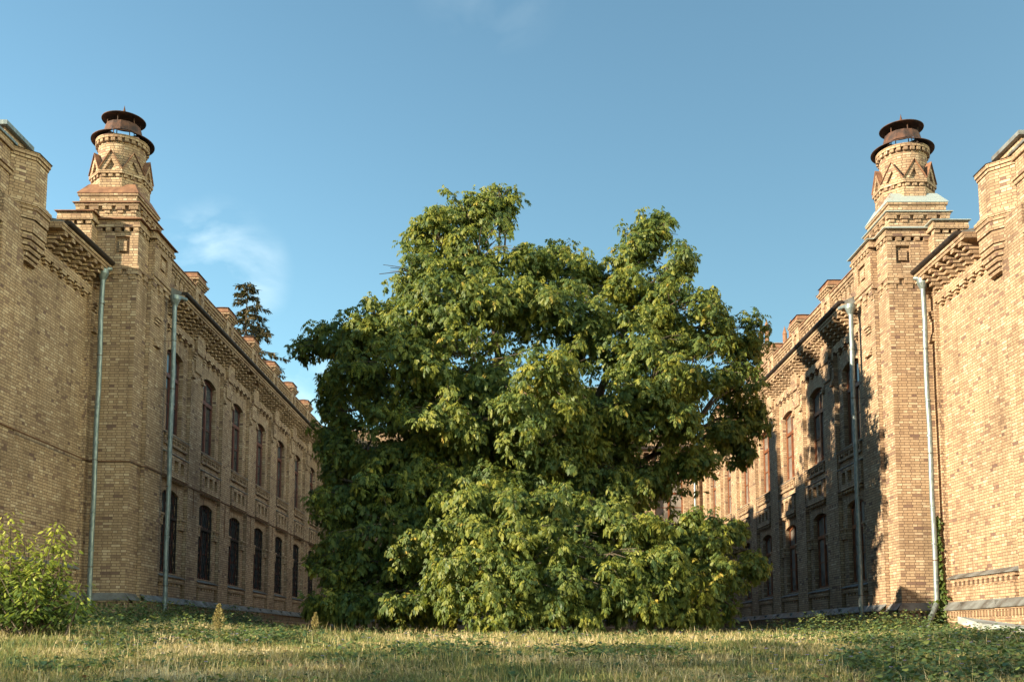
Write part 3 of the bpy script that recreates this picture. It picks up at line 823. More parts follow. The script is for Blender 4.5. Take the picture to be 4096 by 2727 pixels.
# ------------------------------------------------------------------ ground
def make_ground():
    def axis(lo, hi, fine_lo, fine_hi, step, coarse):
        a = list(np.arange(fine_lo, fine_hi + 1e-6, step))
        v = fine_lo; d = step
        left = []
        while v > lo: d *= 1.5; v = max(v - d, lo); left.append(v)
        v = fine_hi; d = step; right = []
        while v < hi: d *= 1.5; v = min(v + d, hi); right.append(v)
        return np.array(left[::-1] + a + right)
    xs = axis(-900, 900, -14, 14, 0.5, 1); ys = axis(-300, 1500, 0, 34, 0.5, 1)
    X, Y = np.meshgrid(xs, ys); Z = gz(X, Y)
    V = np.stack([X, Y, Z], -1).reshape(-1, 3)
    nx, ny = len(xs), len(ys)
    i = np.arange(ny - 1)[:, None] * nx + np.arange(nx - 1)[None, :]
    F = np.stack([i, i + 1, i + nx + 1, i + nx], -1).reshape(-1)
    o = raw_mesh('ground', V, F, [4] * ((nx - 1) * (ny - 1)), M['soil'])
    o.data.polygons.foreach_set('use_smooth', [True] * len(o.data.polygons))
    tag(o, 'dry sloping lawn of the brick courtyard', 'ground', kind='structure')
make_ground()

def norm(a): return a / np.maximum(np.linalg.norm(a, axis=-1, keepdims=True), 1e-9)

def leaf_geo(base, ax, up, L, W, small=False):
    """folded oval leaves: base (n,3), long axis, upper side, length, width -> verts (n*6,3), quads"""
    ax = norm(ax); side = norm(np.cross(up, ax)); nrm = np.cross(ax, side)
    L = L[:, None]; W = W[:, None]
    drop = -0.10 * L
    p0 = base
    p3 = base + ax * L + nrm * drop * 1.6
    m1 = base + ax * L * 0.30; m2 = base + ax * L * 0.68 + nrm * drop * 0.7
    f = -0.22 * W
    if small:
        m = base + ax * L * 0.5 + nrm * drop * 0.4
        v = np.stack([p0, m + side * W * 0.5 + nrm * f, p3, m - side * W * 0.5 + nrm * f], 1)
        return v.reshape(-1, 3), np.arange(len(base) * 4)
    v = np.stack([p0, m1 + side * W * 0.46 + nrm * f, m2 + side * W * 0.42 + nrm * f, p3,
                  m2 - side * W * 0.42 + nrm * f, m1 - side * W * 0.46 + nrm * f], 1)
    n = len(base)
    i = (np.arange(n) * 6)[:, None]
    q = np.concatenate([i + np.array([0, 1, 2, 3]), i + np.array([0, 3, 4, 5])], 1).reshape(-1)
    return v.reshape(-1, 3), q

def leaves_obj(name, base, ax, up, L, W, rnd, mat, parent=None, org=(0, 0, 0), small=False):
    v, q = leaf_geo(base - np.array(org), ax, up, L, W, small)
    k = 1 if small else 2
    return raw_mesh(name, v, q, [4] * (k * len(base)), mat, parent, np.repeat(rnd, k))

# ------------------------------------------------------------------ walnut tree
LOBES = [
    (-1.3,27.75,12.21,0.925,0.7400000000000001), (-0.36,28.21,12.75,0.6475,0.50875), (-0.17,28.21,12.28,0.37000000000000005,0.37000000000000005), (-2.2,27.29,11.3,0.925,0.7400000000000001), (-0.95,26.83,10.54,1.3875000000000002,1.0175), (0.89,27.75,10.65,1.295,0.925),
    (1.92,28.21,10.3,0.925,0.8325), (-2.6,26.46,9.79,1.11,0.925), (-1.12,25.34,8.55,1.4800000000000002,1.0175), (0.36,25.72,8.5,1.3875000000000002,1.0175), (1.78,26.36,8.28,1.2025000000000001,1.0175), (-3.63,26.27,8.14,1.2025000000000001,0.8325),
    (-5.01,27.75,8.28,1.0175,0.555), (-5.78,28.21,8.36,0.41625,0.32375), (-3.92,26.36,6.96,1.2025000000000001,0.8325), (-5.15,28.68,7.18,0.7400000000000001,0.6475), (-2.4,24.61,6.72,1.3875000000000002,1.0175), (-0.97,24.61,6.72,1.295,1.0175),
    (-2.03,25.44,8.0,1.295,0.925), (3.97,27.75,11.42,0.8325,0.6937500000000001), (3.29,27.94,10.84,0.7400000000000001,0.6475), (4.52,27.38,10.44,0.6937500000000001,0.7400000000000001), (3.31,27.2,9.42,1.11,0.8325), (4.29,26.46,8.8,1.11,0.8325),
    (3.25,25.9,7.78,1.295,0.925), (5.05,26.83,8.3,1.11,0.8325), (5.42,27.38,9.48,0.50875,0.37000000000000005), (6.28,27.75,8.58,0.8325,0.6475), (6.56,27.94,8.0,0.41625,0.4625), (4.74,25.9,6.95,1.295,0.8325),
    (6.31,27.75,7.06,0.8325,0.7400000000000001), (6.73,28.31,6.31,0.555,0.6475), (5.95,27.94,5.85,0.8325,0.555), (6.43,28.49,5.32,0.4625,0.32375), (3.62,25.34,6.34,1.2025000000000001,0.8325), (4.14,25.9,5.54,1.11,0.6475),
    (4.91,26.46,4.71,0.555,0.37000000000000005), (3.0,25.9,5.78,1.11,0.7400000000000001), (0.87,24.05,6.24,1.11,0.925), (0.12,24.05,5.26,1.0175,0.8325), (-1.6,24.23,5.41,1.11,0.8325), (-2.93,25.53,5.7,1.11,0.8325),
    (-4.5,26.83,5.51,0.925,0.7400000000000001), (1.8,25.25,5.63,1.0175,0.7400000000000001), (1.0,24.79,4.64,0.925,0.555), (2.56,26.27,4.68,1.0175,0.555), (3.77,26.64,4.39,0.7400000000000001,0.4625), (-5.2,28.68,6.54,0.4625,0.4625),
    (-3.61,24.98,3.57,1.295,0.7400000000000001), (-2.28,24.79,3.87,1.11,0.6475), (-1.29,24.61,4.06,0.925,0.6475), (-4.22,25.72,3.22,0.7400000000000001,0.555), (-2.94,24.05,2.58,1.295,0.7400000000000001), (-4.35,25.53,2.52,0.555,0.4625),
    (-4.91,25.9,1.99,0.32375,0.32375), (-2.06,23.68,2.23,0.925,0.7400000000000001), (-3.81,24.98,2.02,1.0175,0.555), (-4.86,26.36,3.77,0.37000000000000005,0.2775), (-3.97,24.05,0.85,0.6937500000000001,0.41625), (-2.88,23.68,0.83,1.0175,0.4625),
    (-1.83,23.5,0.78,0.8325,0.4625), (-4.63,24.51,0.81,0.32375,0.2775), (-1.4,23.12,1.37,0.6475,0.6475), (-0.59,22.76,3.04,0.925,0.6475), (-0.97,22.39,2.3,0.925,0.6475), (0.01,22.39,2.2,1.0175,0.7400000000000001),
    (-0.67,22.02,1.49,1.0175,0.6475), (0.2,21.92,1.29,0.925,0.6475), (-1.15,22.2,1.02,0.6475,0.41625), (-0.28,21.83,0.67,0.8325,0.41625), (0.67,22.02,0.72,0.6475,0.37000000000000005), (0.61,22.94,2.86,0.8325,0.4625),
    (1.1,22.76,2.24,0.925,0.6475), (2.14,23.12,2.68,1.0175,0.50875), (3.04,23.12,2.37,0.925,0.555), (3.92,23.5,2.51,0.8325,0.4625), (4.54,24.05,2.52,0.7400000000000001,0.4625), (5.25,24.42,2.56,0.37000000000000005,0.32375),
    (2.06,22.39,1.71,1.11,0.6475), (3.16,22.57,1.53,1.0175,0.6475), (4.24,23.12,1.56,0.925,0.6475), (4.95,23.87,1.72,0.6475,0.50875), (5.88,24.23,1.79,0.20350000000000001,0.20350000000000001), (1.26,22.11,1.21,0.8325,0.555),
    (2.44,22.39,0.93,0.8325,0.41625), (3.8,22.94,0.85,0.7400000000000001,0.41625), (4.65,23.5,0.82,0.4625,0.37000000000000005), (3.07,22.76,0.55,0.4625,0.2775), (1.55,22.2,0.54,0.4625,0.2775), (-2.57,25.44,4.65,1.0175,0.6475),
    (-1.42,24.98,4.79,0.925,0.6475), (-0.33,25.9,4.62,1.0175,0.6475), (0.79,25.44,4.08,0.925,0.6475), (1.94,25.72,4.24,0.925,0.6475), (2.7,25.53,3.64,0.8325,0.555), (-0.86,24.61,3.84,0.8325,0.555),
    (0.22,24.42,3.48,0.925,0.555), (1.28,24.05,3.21,0.8325,0.4625), (-4.31,26.83,4.67,0.6475,0.555), (-4.6,26.83,4.43,0.4625,0.37000000000000005), (-4.05,26.27,4.57,0.925,0.6475), (-1.92,24.42,3.05,0.8325,0.555),
    (-2.98,24.42,1.66,1.11,0.6475), (-1.87,23.87,1.51,0.8325,0.555), (-3.91,24.98,1.37,0.7400000000000001,0.4625), (-0.54,24.98,5.12,0.925,0.6475), (2.33,26.27,5.15,0.925,0.6475)]

def rosettes_to_leaflets(c, n, k_lo, k_hi, size, tree_rnd):
    """compound walnut leaves in whorls: c centres (m,3), n outward axes"""
    m = len(c)
    k = rng.integers(k_lo, k_hi + 1, m)
    idx = np.repeat(np.arange(m), k); tot = len(idx)
    C = c[idx]; Nn = n[idx]
    ref = np.tile(np.array([[0.3, 0.2, 1.0]]), (tot, 1))
    t1 = norm(np.cross(Nn, ref)); t2 = np.cross(Nn, t1)
    az = rng.uniform(0, 2 * PI, tot); el = np.radians(rng.uniform(-25, 40, tot))
    h = t1 * np.cos(az)[:, None] + t2 * np.sin(az)[:, None]
    ax = h * np.cos(el)[:, None] + Nn * np.sin(el)[:, None]
    ax = norm(ax + np.array([0, 0, -0.32]))
    up = norm(Nn * 0.45 + np.array([0, 0, 0.85]) + rng.normal(0, 0.22, (tot, 3)))
    side = norm(np.cross(up, ax)); nrm = np.cross(ax, side)
    sz = size * rng.uniform(0.75, 1.25, tot)
    bases, axes, ups, Ls, Ws, rr = [], [], [], [], [], []
    rleaf = np.clip(tree_rnd[idx] + rng.normal(0, 0.16, tot), 0, 1)
    yellow = rng.random(tot) < 0.012
    rleaf = np.where(yellow, 1.0, rleaf * 0.95)
    for (t, sg, ang, ls) in ((0.42, 1, 62, 0.80), (0.42, -1, 62, 0.80), (0.68, 1, 55, 1.0), (0.68, -1, 55, 1.0), (0.92, 1, 42, 1.05), (0.92, -1, 42, 1.05), (1.0, 0, 0, 1.15)):
        x = t * 0.33
        b = C + ax * (x * sz)[:, None] + nrm * (-0.55 * x * x * sz)[:, None]
        a = math.radians(ang) + rng.normal(0, 0.18, tot)
        fw = norm(ax - nrm * (1.1 * x))
        d = fw * np.cos(a)[:, None] + side * (sg * np.sin(a))[:, None] + np.array([0, 0, -1.0]) * rng.uniform(0.4, 1.5, tot)[:, None]
        bases.append(b); axes.append(d); ups.append(norm(nrm * 0.6 + Nn * 0.5 + side * rng.normal(0, 0.4, tot)[:, None] + ax * rng.normal(0.25, 0.3, tot)[:, None]))
        Ls.append(0.175 * ls * sz * rng.uniform(0.85, 1.15, tot)); Ws.append(0.076 * ls * sz * rng.uniform(0.85, 1.15, tot))
        rr.append(np.clip(rleaf + rng.normal(0, 0.03, tot), 0, 1))
    return [np.concatenate(q) for q in (bases, axes, ups, Ls, Ws, rr)]

def shell_points(lobes, dens, axis, lo=0.62):
    cs, ns, ids = [], [], []
    for j, (x, y, z, rx, rz) in enumerate(lobes):
        area = 4 * PI * (rx * rx * 0.5 + rx * rz * 0.5)
        cnt = max(4, int(area * dens * rng.uniform(0.75, 1.2)))
        d = norm(rng.normal(0, 1, (cnt, 3)))
        f = lo + (1.05 - lo) * rng.random(cnt) ** 0.6
        # sprays: clump the whorls along a few drooping shoots
        p = np.array([x, y, z]) + d * np.array([rx, rx * 0.95, rz]) * f[:, None]
        out = norm(np.array([x, y, z]) - np.array([axis[0], axis[1], z - 1.0]))
        nn = norm(d * 0.8 + out * 0.35 + np.array([0, 0, 0.55]))
        cs.append(p); ns.append(nn); ids.append(np.full(cnt, j))
    return np.concatenate(cs), np.concatenate(ns), np.concatenate(ids)

def make_walnut():
    ax_xy = (0.47, 27.1)
    g0 = float(gz(*ax_xy))
    root = empty('walnut_tree', (ax_xy[0], ax_xy[1], g0), 'huge spreading walnut tree with drooping leaves in the middle of the courtyard', 'tree')
    org = np.array([ax_xy[0], ax_xy[1], g0])
    SUBS = []
    for (x, y, z, rx, rz) in LOBES:
        k = 6 if rx > 0.55 else 2
        d = norm(rng.normal(0, 1, (k, 3)) + np.array([0, -0.25, 0.15]))
        for q in d:
            f = rng.uniform(0.42, 0.72); s_ = rng.uniform(0.34, 0.52)
            SUBS.append((x + q[0] * rx * f, y + q[1] * rx * f, z + q[2] * rz * f, rx * s_, max(rz * s_ * 0.95, 0.18)))
        SUBS.append((x, y + 0.2, z - 0.1, rx * 0.42, rz * 0.42))
    c, n, ids = shell_points(SUBS, 10.2, ax_xy, 0.5)
    sh_c, sh_n, shoot_paths = [], [], []
    for (x, y, z, rx, rz) in LOBES:
        out = norm(np.array([x - ax_xy[0], (y - ax_xy[1]) * 0.6, z - 5.0]))
        for q in range(8):
            d = norm(out * 0.55 + rng.normal(0, 0.75, 3) + np.array([0, 0, 0.15]))
            tip = np.array([x, y, z]) + d * np.array([rx, rx, rz]) * rng.uniform(1.0, 1.36)
            st0 = np.array([x, y, z]) + d * np.array([rx, rx, rz]) * 0.4
            shoot_paths.append((st0, tip))
            for s_ in (0.4, 0.6, 0.8, 0.92, 1.0):
                sh_c.append(st0 + (tip - st0) * s_ + rng.normal(0, 0.05, 3)); sh_n.append(norm(d + np.array([0, 0, 0.4]) + rng.normal(0, 0.3, 3)))
    c = np.concatenate([c, np.array(sh_c)]); n = np.concatenate([n, np.array(sh_n)])
    # thin inner foliage so that the crown is not hollow
    m = 1300
    d = norm(rng.normal(0, 1, (m, 3))) * (rng.random(m) ** 0.5)[:, None]
    ci = np.array([0.52, 28.3, 6.1]) + d * np.array([5.4, 2.4, 5.0])
    keep = (ci[:, 2] > 0.9)
    ci = ci[keep]
    c = np.concatenate([c, ci]); n = np.concatenate([n, norm(rng.normal(0, 0.5, ci.shape) + np.array([0, -0.3, 0.8]))])
    ok = c[:, 2] > gz(c[:, 0], c[:, 1]) + 0.22
    c, n = c[ok], n[ok]
    tr = np.clip(0.42 + 0.25 * (patch(c[:, 0] * 0.9, c[:, 2] * 1.1 + c[:, 1]) - 0.5) + rng.normal(0, 0.12, len(c)), 0.02, 0.93)
    b, a, u, L, W, r = rosettes_to_leaflets(c, n, 5, 8, 0.60, tr)
    ok = b[:, 2] > gz(b[:, 0], b[:, 1]) + 0.04
    b, a, u, L, W, r = [q[ok] for q in (b, a, u, L, W, r)]
    leaves_obj('crown', b, a, u, L, W, r, M['walnut'], root, org, True)
    # trunk and limbs
    t = MB(1, 0, tuple(org))
    base = Vector((ax_xy[0], ax_xy[1], g0 - 0.2))
    fork = Vector((0.44, 27.3, 2.15))
    t.tube([base, base + Vector((0.02, 0.05, 0.35)), base + Vector((-0.02, 0.1, 1.1)), fork], [0.52, 0.40, 0.34, 0.33], 14)
    mains = []
    for tx, ty, tz, r0 in ((-0.6, 29.7, 9.6, 0.22), (3.4, 29.4, 9.2, 0.20), (-3.0, 29.0, 6.4, 0.17), (5.2, 29.6, 6.0, 0.17), (-2.6, 27.0, 3.6, 0.15), (3.2, 26.2, 3.0, 0.15), (0.2, 27.0, 5.6, 0.16), (1.2, 31.0, 7.5, 0.18), (-4.2, 28.0, 2.2, 0.13), (-0.6, 25.4, 2.2, 0.13), (5.6, 26.4, 2.2, 0.12)):
        e = Vector((tx * .925, ty * .925, tz * .925)); mid = fork.lerp(e, 0.5) + Vector((random.uniform(-.3, .3), random.uniform(-.3, .3), 0.5))
        pts = [fork.lerp(mid, q) * (1 - q) + mid.lerp(e, q) * q for q in (0, .2, .4, .6, .8, 1.0)]
        pts[0] = fork - Vector((0, 0, 0.25))
        t.tube(pts, [r0 * (1 - 0.13 * i) for i in range(6)], 9)
        mains.append(pts)
    allp = [p for ps in mains for p in ps[2:]]
    for j, (x, y, z, rx, rz) in enumerate(LOBES):
        e = Vector((x, y, z)); s_ = min(allp, key=lambda p: (p - e).length + (0.6 if p.z > e.z + 0.5 else 0))
        mid = s_.lerp(e, 0.55) + Vector((random.uniform(-.2, .2), random.uniform(-.2, .2), 0.25))
        t.tube([s_, s_.lerp(mid, 0.6), mid, e], [0.055, 0.045, 0.035, 0.022], 6)
        pts = c[:len(ids)] if False else None
        for q in range(9):
            dv = Vector(rng.normal(0, 1, 3)).normalized()
            tip = e + Vector((dv.x * rx, dv.y * rx, abs(dv.z) * rz * 0.8 - 0.1))
            t.tube([e.lerp(mid, random.random() * 0.5), e.lerp(tip, 0.5) + Vector((0, 0, 0.12)), tip], [0.018, 0.012, 0.007], 4, False)
    for a_, b_ in shoot_paths:
        if b_[2] > gz(b_[0], b_[1]) + 0.2: t.tube([tuple(a_), tuple((a_ + b_) / 2 + np.array([0, 0, 0.06])), tuple(b_)], [0.014, 0.010, 0.005], 4, False)
    t.build('trunk', M['bark'], root, True)
make_walnut()

# ------------------------------------------------------------------ spruce behind the left wing
def make_spruce(x, y, h, label):
    g0 = float(gz(x, y)); root = empty('spruce_tree', (x, y, g0), label, 'tree')
    t = MB(1, 0, (x, y, g0))
    t.tube([(x, y, g0 - 0.3), (x, y, g0 + h * 0.5), (x + 0.1, y, g0 + h)], [0.34, 0.2, 0.02], 10)
    B, A, U, Ls, Ws = [], [], [], [], []
    z = 2.5
    while z < h - 0.15:
        f = 1 - z / h
        n = 6 if f > 0.12 else 5
        ln0 = 0.5 + 10.5 * f ** 0.85
        for k in range(n):
            if random.random() < 0.10: continue
            an = random.uniform(0, 2 * PI); ln = ln0 * random.uniform(0.55, 1.12)
            d = Vector((math.cos(an), math.sin(an), 0))
            pts = []
            for q in range(6):
                s_ = q / 5
                pts.append(Vector((x, y, g0 + z)) + d * ln * s_ + Vector((0, 0, ln * (0.28 * s_ - 0.55 * s_ * s_ + 0.22 * s_ ** 3))))
            t.tube(pts, [0.04 + 0.02 * f, 0.035, 0.03, 0.022, 0.016, 0.008], 4, False)
            m = int(26 + ln * 26)
            for i in range(m):
                s_ = 0.12 + 0.88 * random.random() ** 0.75; i0 = min(int(s_ * 5), 4); p = pts[i0].lerp(pts[i0 + 1], s_ * 5 - i0)
                sd = Vector((-d.y, d.x, 0)) * random.choice((-1, 1))
                dirv = (d * random.uniform(0.1, 0.9) + sd * random.uniform(0.2, 1.0) + Vector((0, 0, random.uniform(-1.3, 0.25))))
                B.append(p); A.append(dirv); U.append(Vector((random.uniform(-.5, .5), random.uniform(-.5, .5), 1))); Ls.append(random.uniform(0.22, 0.5)); Ws.append(random.uniform(0.06, 0.12))
        z += 0.30 + 0.25 * random.random()
    t.build('trunk', M['bark'], root)
    B, A, U = np.array(B), np.array(A), np.array(U)
    leaves_obj('crown', B, A, U, np.array(Ls), np.array(Ws), rng.random(len(B)), M['spruce'], root, (x, y, g0))
make_spruce(-21.2, 77.0, 27.9, 'tall thin brownish spruce rising behind the shaded left wing')

# ------------------------------------------------------------------ bush by the left front block
def make_bush():
    x0, y0 = -8.35, 17.0; g0 = float(gz(x0, y0))
    root = empty('elder_bush', (x0, y0, g0), 'leafy bush with sunlit yellow-green shoots at the foot of the left wall', 'bush')
    st = MB(1, 0, (x0, y0, g0))
    B, A, U, L, W, R = [], [], [], [], [], []
    shoots = []
    for i in range(64):
        an = rng.uniform(0, 2 * PI); rr = 1.15 * rng.random() ** 0.5
        tip = np.array([x0 + rr * math.cos(an) * 1.05, y0 + rr * math.sin(an) * 0.8, g0 + 0.35 + 0.85 * (1 - (rr / 1.3) ** 2) + rng.uniform(-.15, .2)])
        shoots.append((np.array([x0 + 0.3 * rng.normal(), y0 + 0.25 * rng.normal(), g0]), tip))
    for dx, dy, top in ((-0.28, 0, 2.15), (-0.15, 0.2, 1.85), (-0.42, -0.1, 1.9), (0.02, 0.1, 1.55), (0.55, 0, 1.98), (0.68, 0.15, 1.75), (0.40, -0.1, 1.70), (0.78, -0.1, 1.6), (0.25, 0.1, 1.50), (-0.6, 0.1, 1.7), (0.62, -0.2, 1.9)):
        shoots.append((np.array([x0 + dx * 0.4, y0 + dy, g0]), np.array([x0 + dx, y0 + dy, top])))
    for x_, y_, z_ in ((-7.25, 16.8, 0.95), (-7.35, 17.1, 0.6), (-7.15, 16.6, 0.7)):
        shoots.append((np.array([x_ - 0.25, y_, g0]), np.array([x_, y_, z_])))
    for (p, q) in shoots:
        mid = (p + q) / 2 + np.array([rng.uniform(-.08, .08), rng.uniform(-.08, .08), 0.1])
        st.tube([tuple(p), tuple(mid), tuple(q)], [0.016, 0.011, 0.005], 5, False)
        ln = np.linalg.norm(q - p)
        for s_ in np.arange(0.25, 1.0, 0.055 / max(ln, 0.5) * 1.1):
            c = (1 - s_) ** 2 * p + 2 * s_ * (1 - s_) * mid + s_ * s_ * q
            for k in range(4):
                an = rng.uniform(0, 2 * PI); el = rng.uniform(-0.5, 0.45)
                d = np.array([math.cos(an) * math.cos(el), math.sin(an) * math.cos(el), math.sin(el)])
                ln_ = rng.uniform(0.05, 0.22)
                B.append(c + d * ln_); A.append(d + np.array([0, 0, -0.45])); U.append(np.array([0, 0, 1]) + rng.normal(0, 0.35, 3))
                L.append(rng.uniform(0.08, 0.14)); W.append(rng.uniform(0.035, 0.06)); R.append(np.clip(0.25 + 0.6 * s_ * (c[2] - g0) / 1.5 + rng.normal(0, 0.15), 0, 1))  # leaf colour lightens up the shoots, painting in the sunlit top and shaded foot
    st.build('stems', M['bark'], root)
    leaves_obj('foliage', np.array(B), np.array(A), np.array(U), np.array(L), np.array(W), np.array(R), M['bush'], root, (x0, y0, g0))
make_bush()

# ------------------------------------------------------------------ vine by the right downpipe
def make_vine():
    x0, y0 = 11.44, 26.9; g0 = float(gz(x0, y0))
    root = empty('climbing_vine', (x0, y0, g0), 'green creeper climbing beside the bent downpipe on the sunlit right tower', 'vine')
    st = MB(1, 0, (x0, y0, g0))
    B, R = [], []
    path = [(11.42, 26.75, g0), (11.44, 26.85, 0.9), (11.47, 26.93, 1.6), (11.50, 26.95, 2.5), (11.49, 26.95, 3.25)]
    st.tube(path, [0.02, 0.016, 0.012, 0.009, 0.005], 5)
    for i in range(900):
        z = g0 + 3.25 * rng.random() ** 1.5
        w = 0.30 * max(0, 1 - (z - 0.25) / 1.05) + 0.055
        B.append((11.46 + rng.normal(0, w * 0.75) - 0.2 * w, 26.86 - abs(rng.normal(0, 0.05 + 0.5 * w)), z)); R.append(np.clip(0.5 + rng.normal(0, .25), 0, 1))
    B = np.array(B); n = len(B)
    B[:, 0] = np.minimum(B[:, 0], 11.6)
    A = norm(np.stack([rng.normal(0, .6, n), rng.normal(-.3, .4, n), rng.normal(-.8, .3, n)], 1)); U = norm(np.stack([rng.normal(-.5, .3, n), rng.normal(-.8, .3, n), rng.normal(.5, .3, n)], 1))
    st.build('stem', M['bark'], root)
    leaves_obj('foliage', B, A, U, rng.uniform(0.07, 0.13, n), rng.uniform(0.05, 0.09, n), np.array(R), M['vine'], root, (x0, y0, g0))
make_vine()

# ------------------------------------------------------------------ slab and plank
sl = MB(1, 0, (9.6, 19.6, 0))
ang = 0.0
pts = [(8.98, 19.2, 0.10), (10.9, 18.6, -0.16), (11.1, 20.0, -0.05), (9.05, 20.4, 0.26)]
lo = [(a, b, c - 0.14) for a, b, c in pts]
sl.poly(pts); sl.poly(lo[::-1])
for i in range(4): sl.poly([lo[i], lo[(i + 1) % 4], pts[(i + 1) % 4], pts[i]])
o = sl.build('concrete_slab', M['slab']); o.location = (9.6, 19.6, 0.17)
tag(o, 'pale stained concrete slab tilted in the weeds at the right edge', 'slab')
pk = MB(1, 0, (7.65, 17.0, 0))
pk.box(7.25, 8.10, 16.93, 17.16, -0.20, -0.055)
o = pk.build('timber_plank', M['wood']); o.location = (7.65, 17.0, 0.02); o.rotation_euler = (0.03, -0.05, 0.1)
tag(o, 'short grey weathered timber lying in the weeds beside the slab', 'plank')

# ------------------------------------------------------------------ grass, weeds and flowers
def make_grass():
    V, F, CNT, R = [], [], [], []
    def blades(n, ylo, yhi, hlo, hhi, w, dry, bendk=0.5, keep=None):
        y = ylo + (yhi - ylo) * rng.random(n)
        x = (rng.random(n) * 2 - 1) * (0.56 * y + 1.0)
        ok = np.abs(x) < 11.2
        if keep is not None: ok &= keep(x, y)
        x, y = x[ok], y[ok]; n = len(x)
        z = gz(x, y)
        clump = patch(x, y, 1.3) * 0.6 + patch(x, y, 4.1, 2.0) * 0.4
        h = (hlo + (hhi - hlo) * rng.random(n) ** 1.5) * (0.55 + 0.9 * clump)
        an = rng.uniform(0, 2 * PI, n); wa = an + PI / 2 + rng.normal(0, .5, n)
        lean = rng.uniform(0.1, 1.0, n) * bendk
        d = np.stack([np.cos(an), np.sin(an), np.zeros(n)], 1); s = np.stack([np.cos(wa), np.sin(wa), np.zeros(n)], 1) * (w * rng.uniform(.7, 1.3, n))[:, None]
        b = np.stack([x, y, z - 0.01], 1); up = np.array([0, 0, 1.0])
        m = b + up * (h * 0.55)[:, None] + d * (h * lean * 0.35)[:, None]
        t = b + up * (h * (1 - 0.35 * lean))[:, None] + d * (h * lean)[:, None]
        i0 = sum(len(q) for q in V)
        V.append(np.stack([b - s, b + s, m + s * .8, m - s * .8, t], 1).reshape(-1, 3))
        i = i0 + np.arange(n)[:, None] * 5
        F.append(np.concatenate([i + np.array([0, 1, 2, 3]), i + np.array([3, 2, 4])], 1).reshape(-1)); CNT.append(np.tile([4, 3], n))
        c = np.clip(dry + 0.75 * (patch(x, y, 0.75, 0.7) - 0.5) + 0.35 * (patch(x, y, 2.6, 1.1) - .5) + rng.normal(0, 0.2, n), 0, 1)
        R.append(np.repeat(c, 2))
    blades(85000, 7.6, 11.5, 0.04, 0.13, 0.0045, 0.56, 1.3)
    blades(70000, 11.5, 16, 0.05, 0.15, 0.006, 0.56, 1.2)
    blades(52000, 16, 22, 0.06, 0.20, 0.008, 0.58, 1.0)
    blades(30000, 22, 29, 0.07, 0.24, 0.010, 0.50, 0.8)
    blades(4500, 12, 23, 0.18, 0.36, 0.004, 0.85, 0.9, lambda x, y: patch(x, y, 0.9, 2.2) > 0.5)
    blades(3000, 8, 12, 0.16, 0.30, 0.003, 0.78, 0.9, lambda x, y: patch(x, y, 0.9, 2.2) > 0.5)
    o = raw_mesh('grass', np.concatenate(V), np.concatenate(F), np.concatenate(CNT), M['grass'], None, np.concatenate(R))
    tag(o, 'patchy dry grass covering the courtyard lawn', 'grass', kind='stuff')
make_grass()

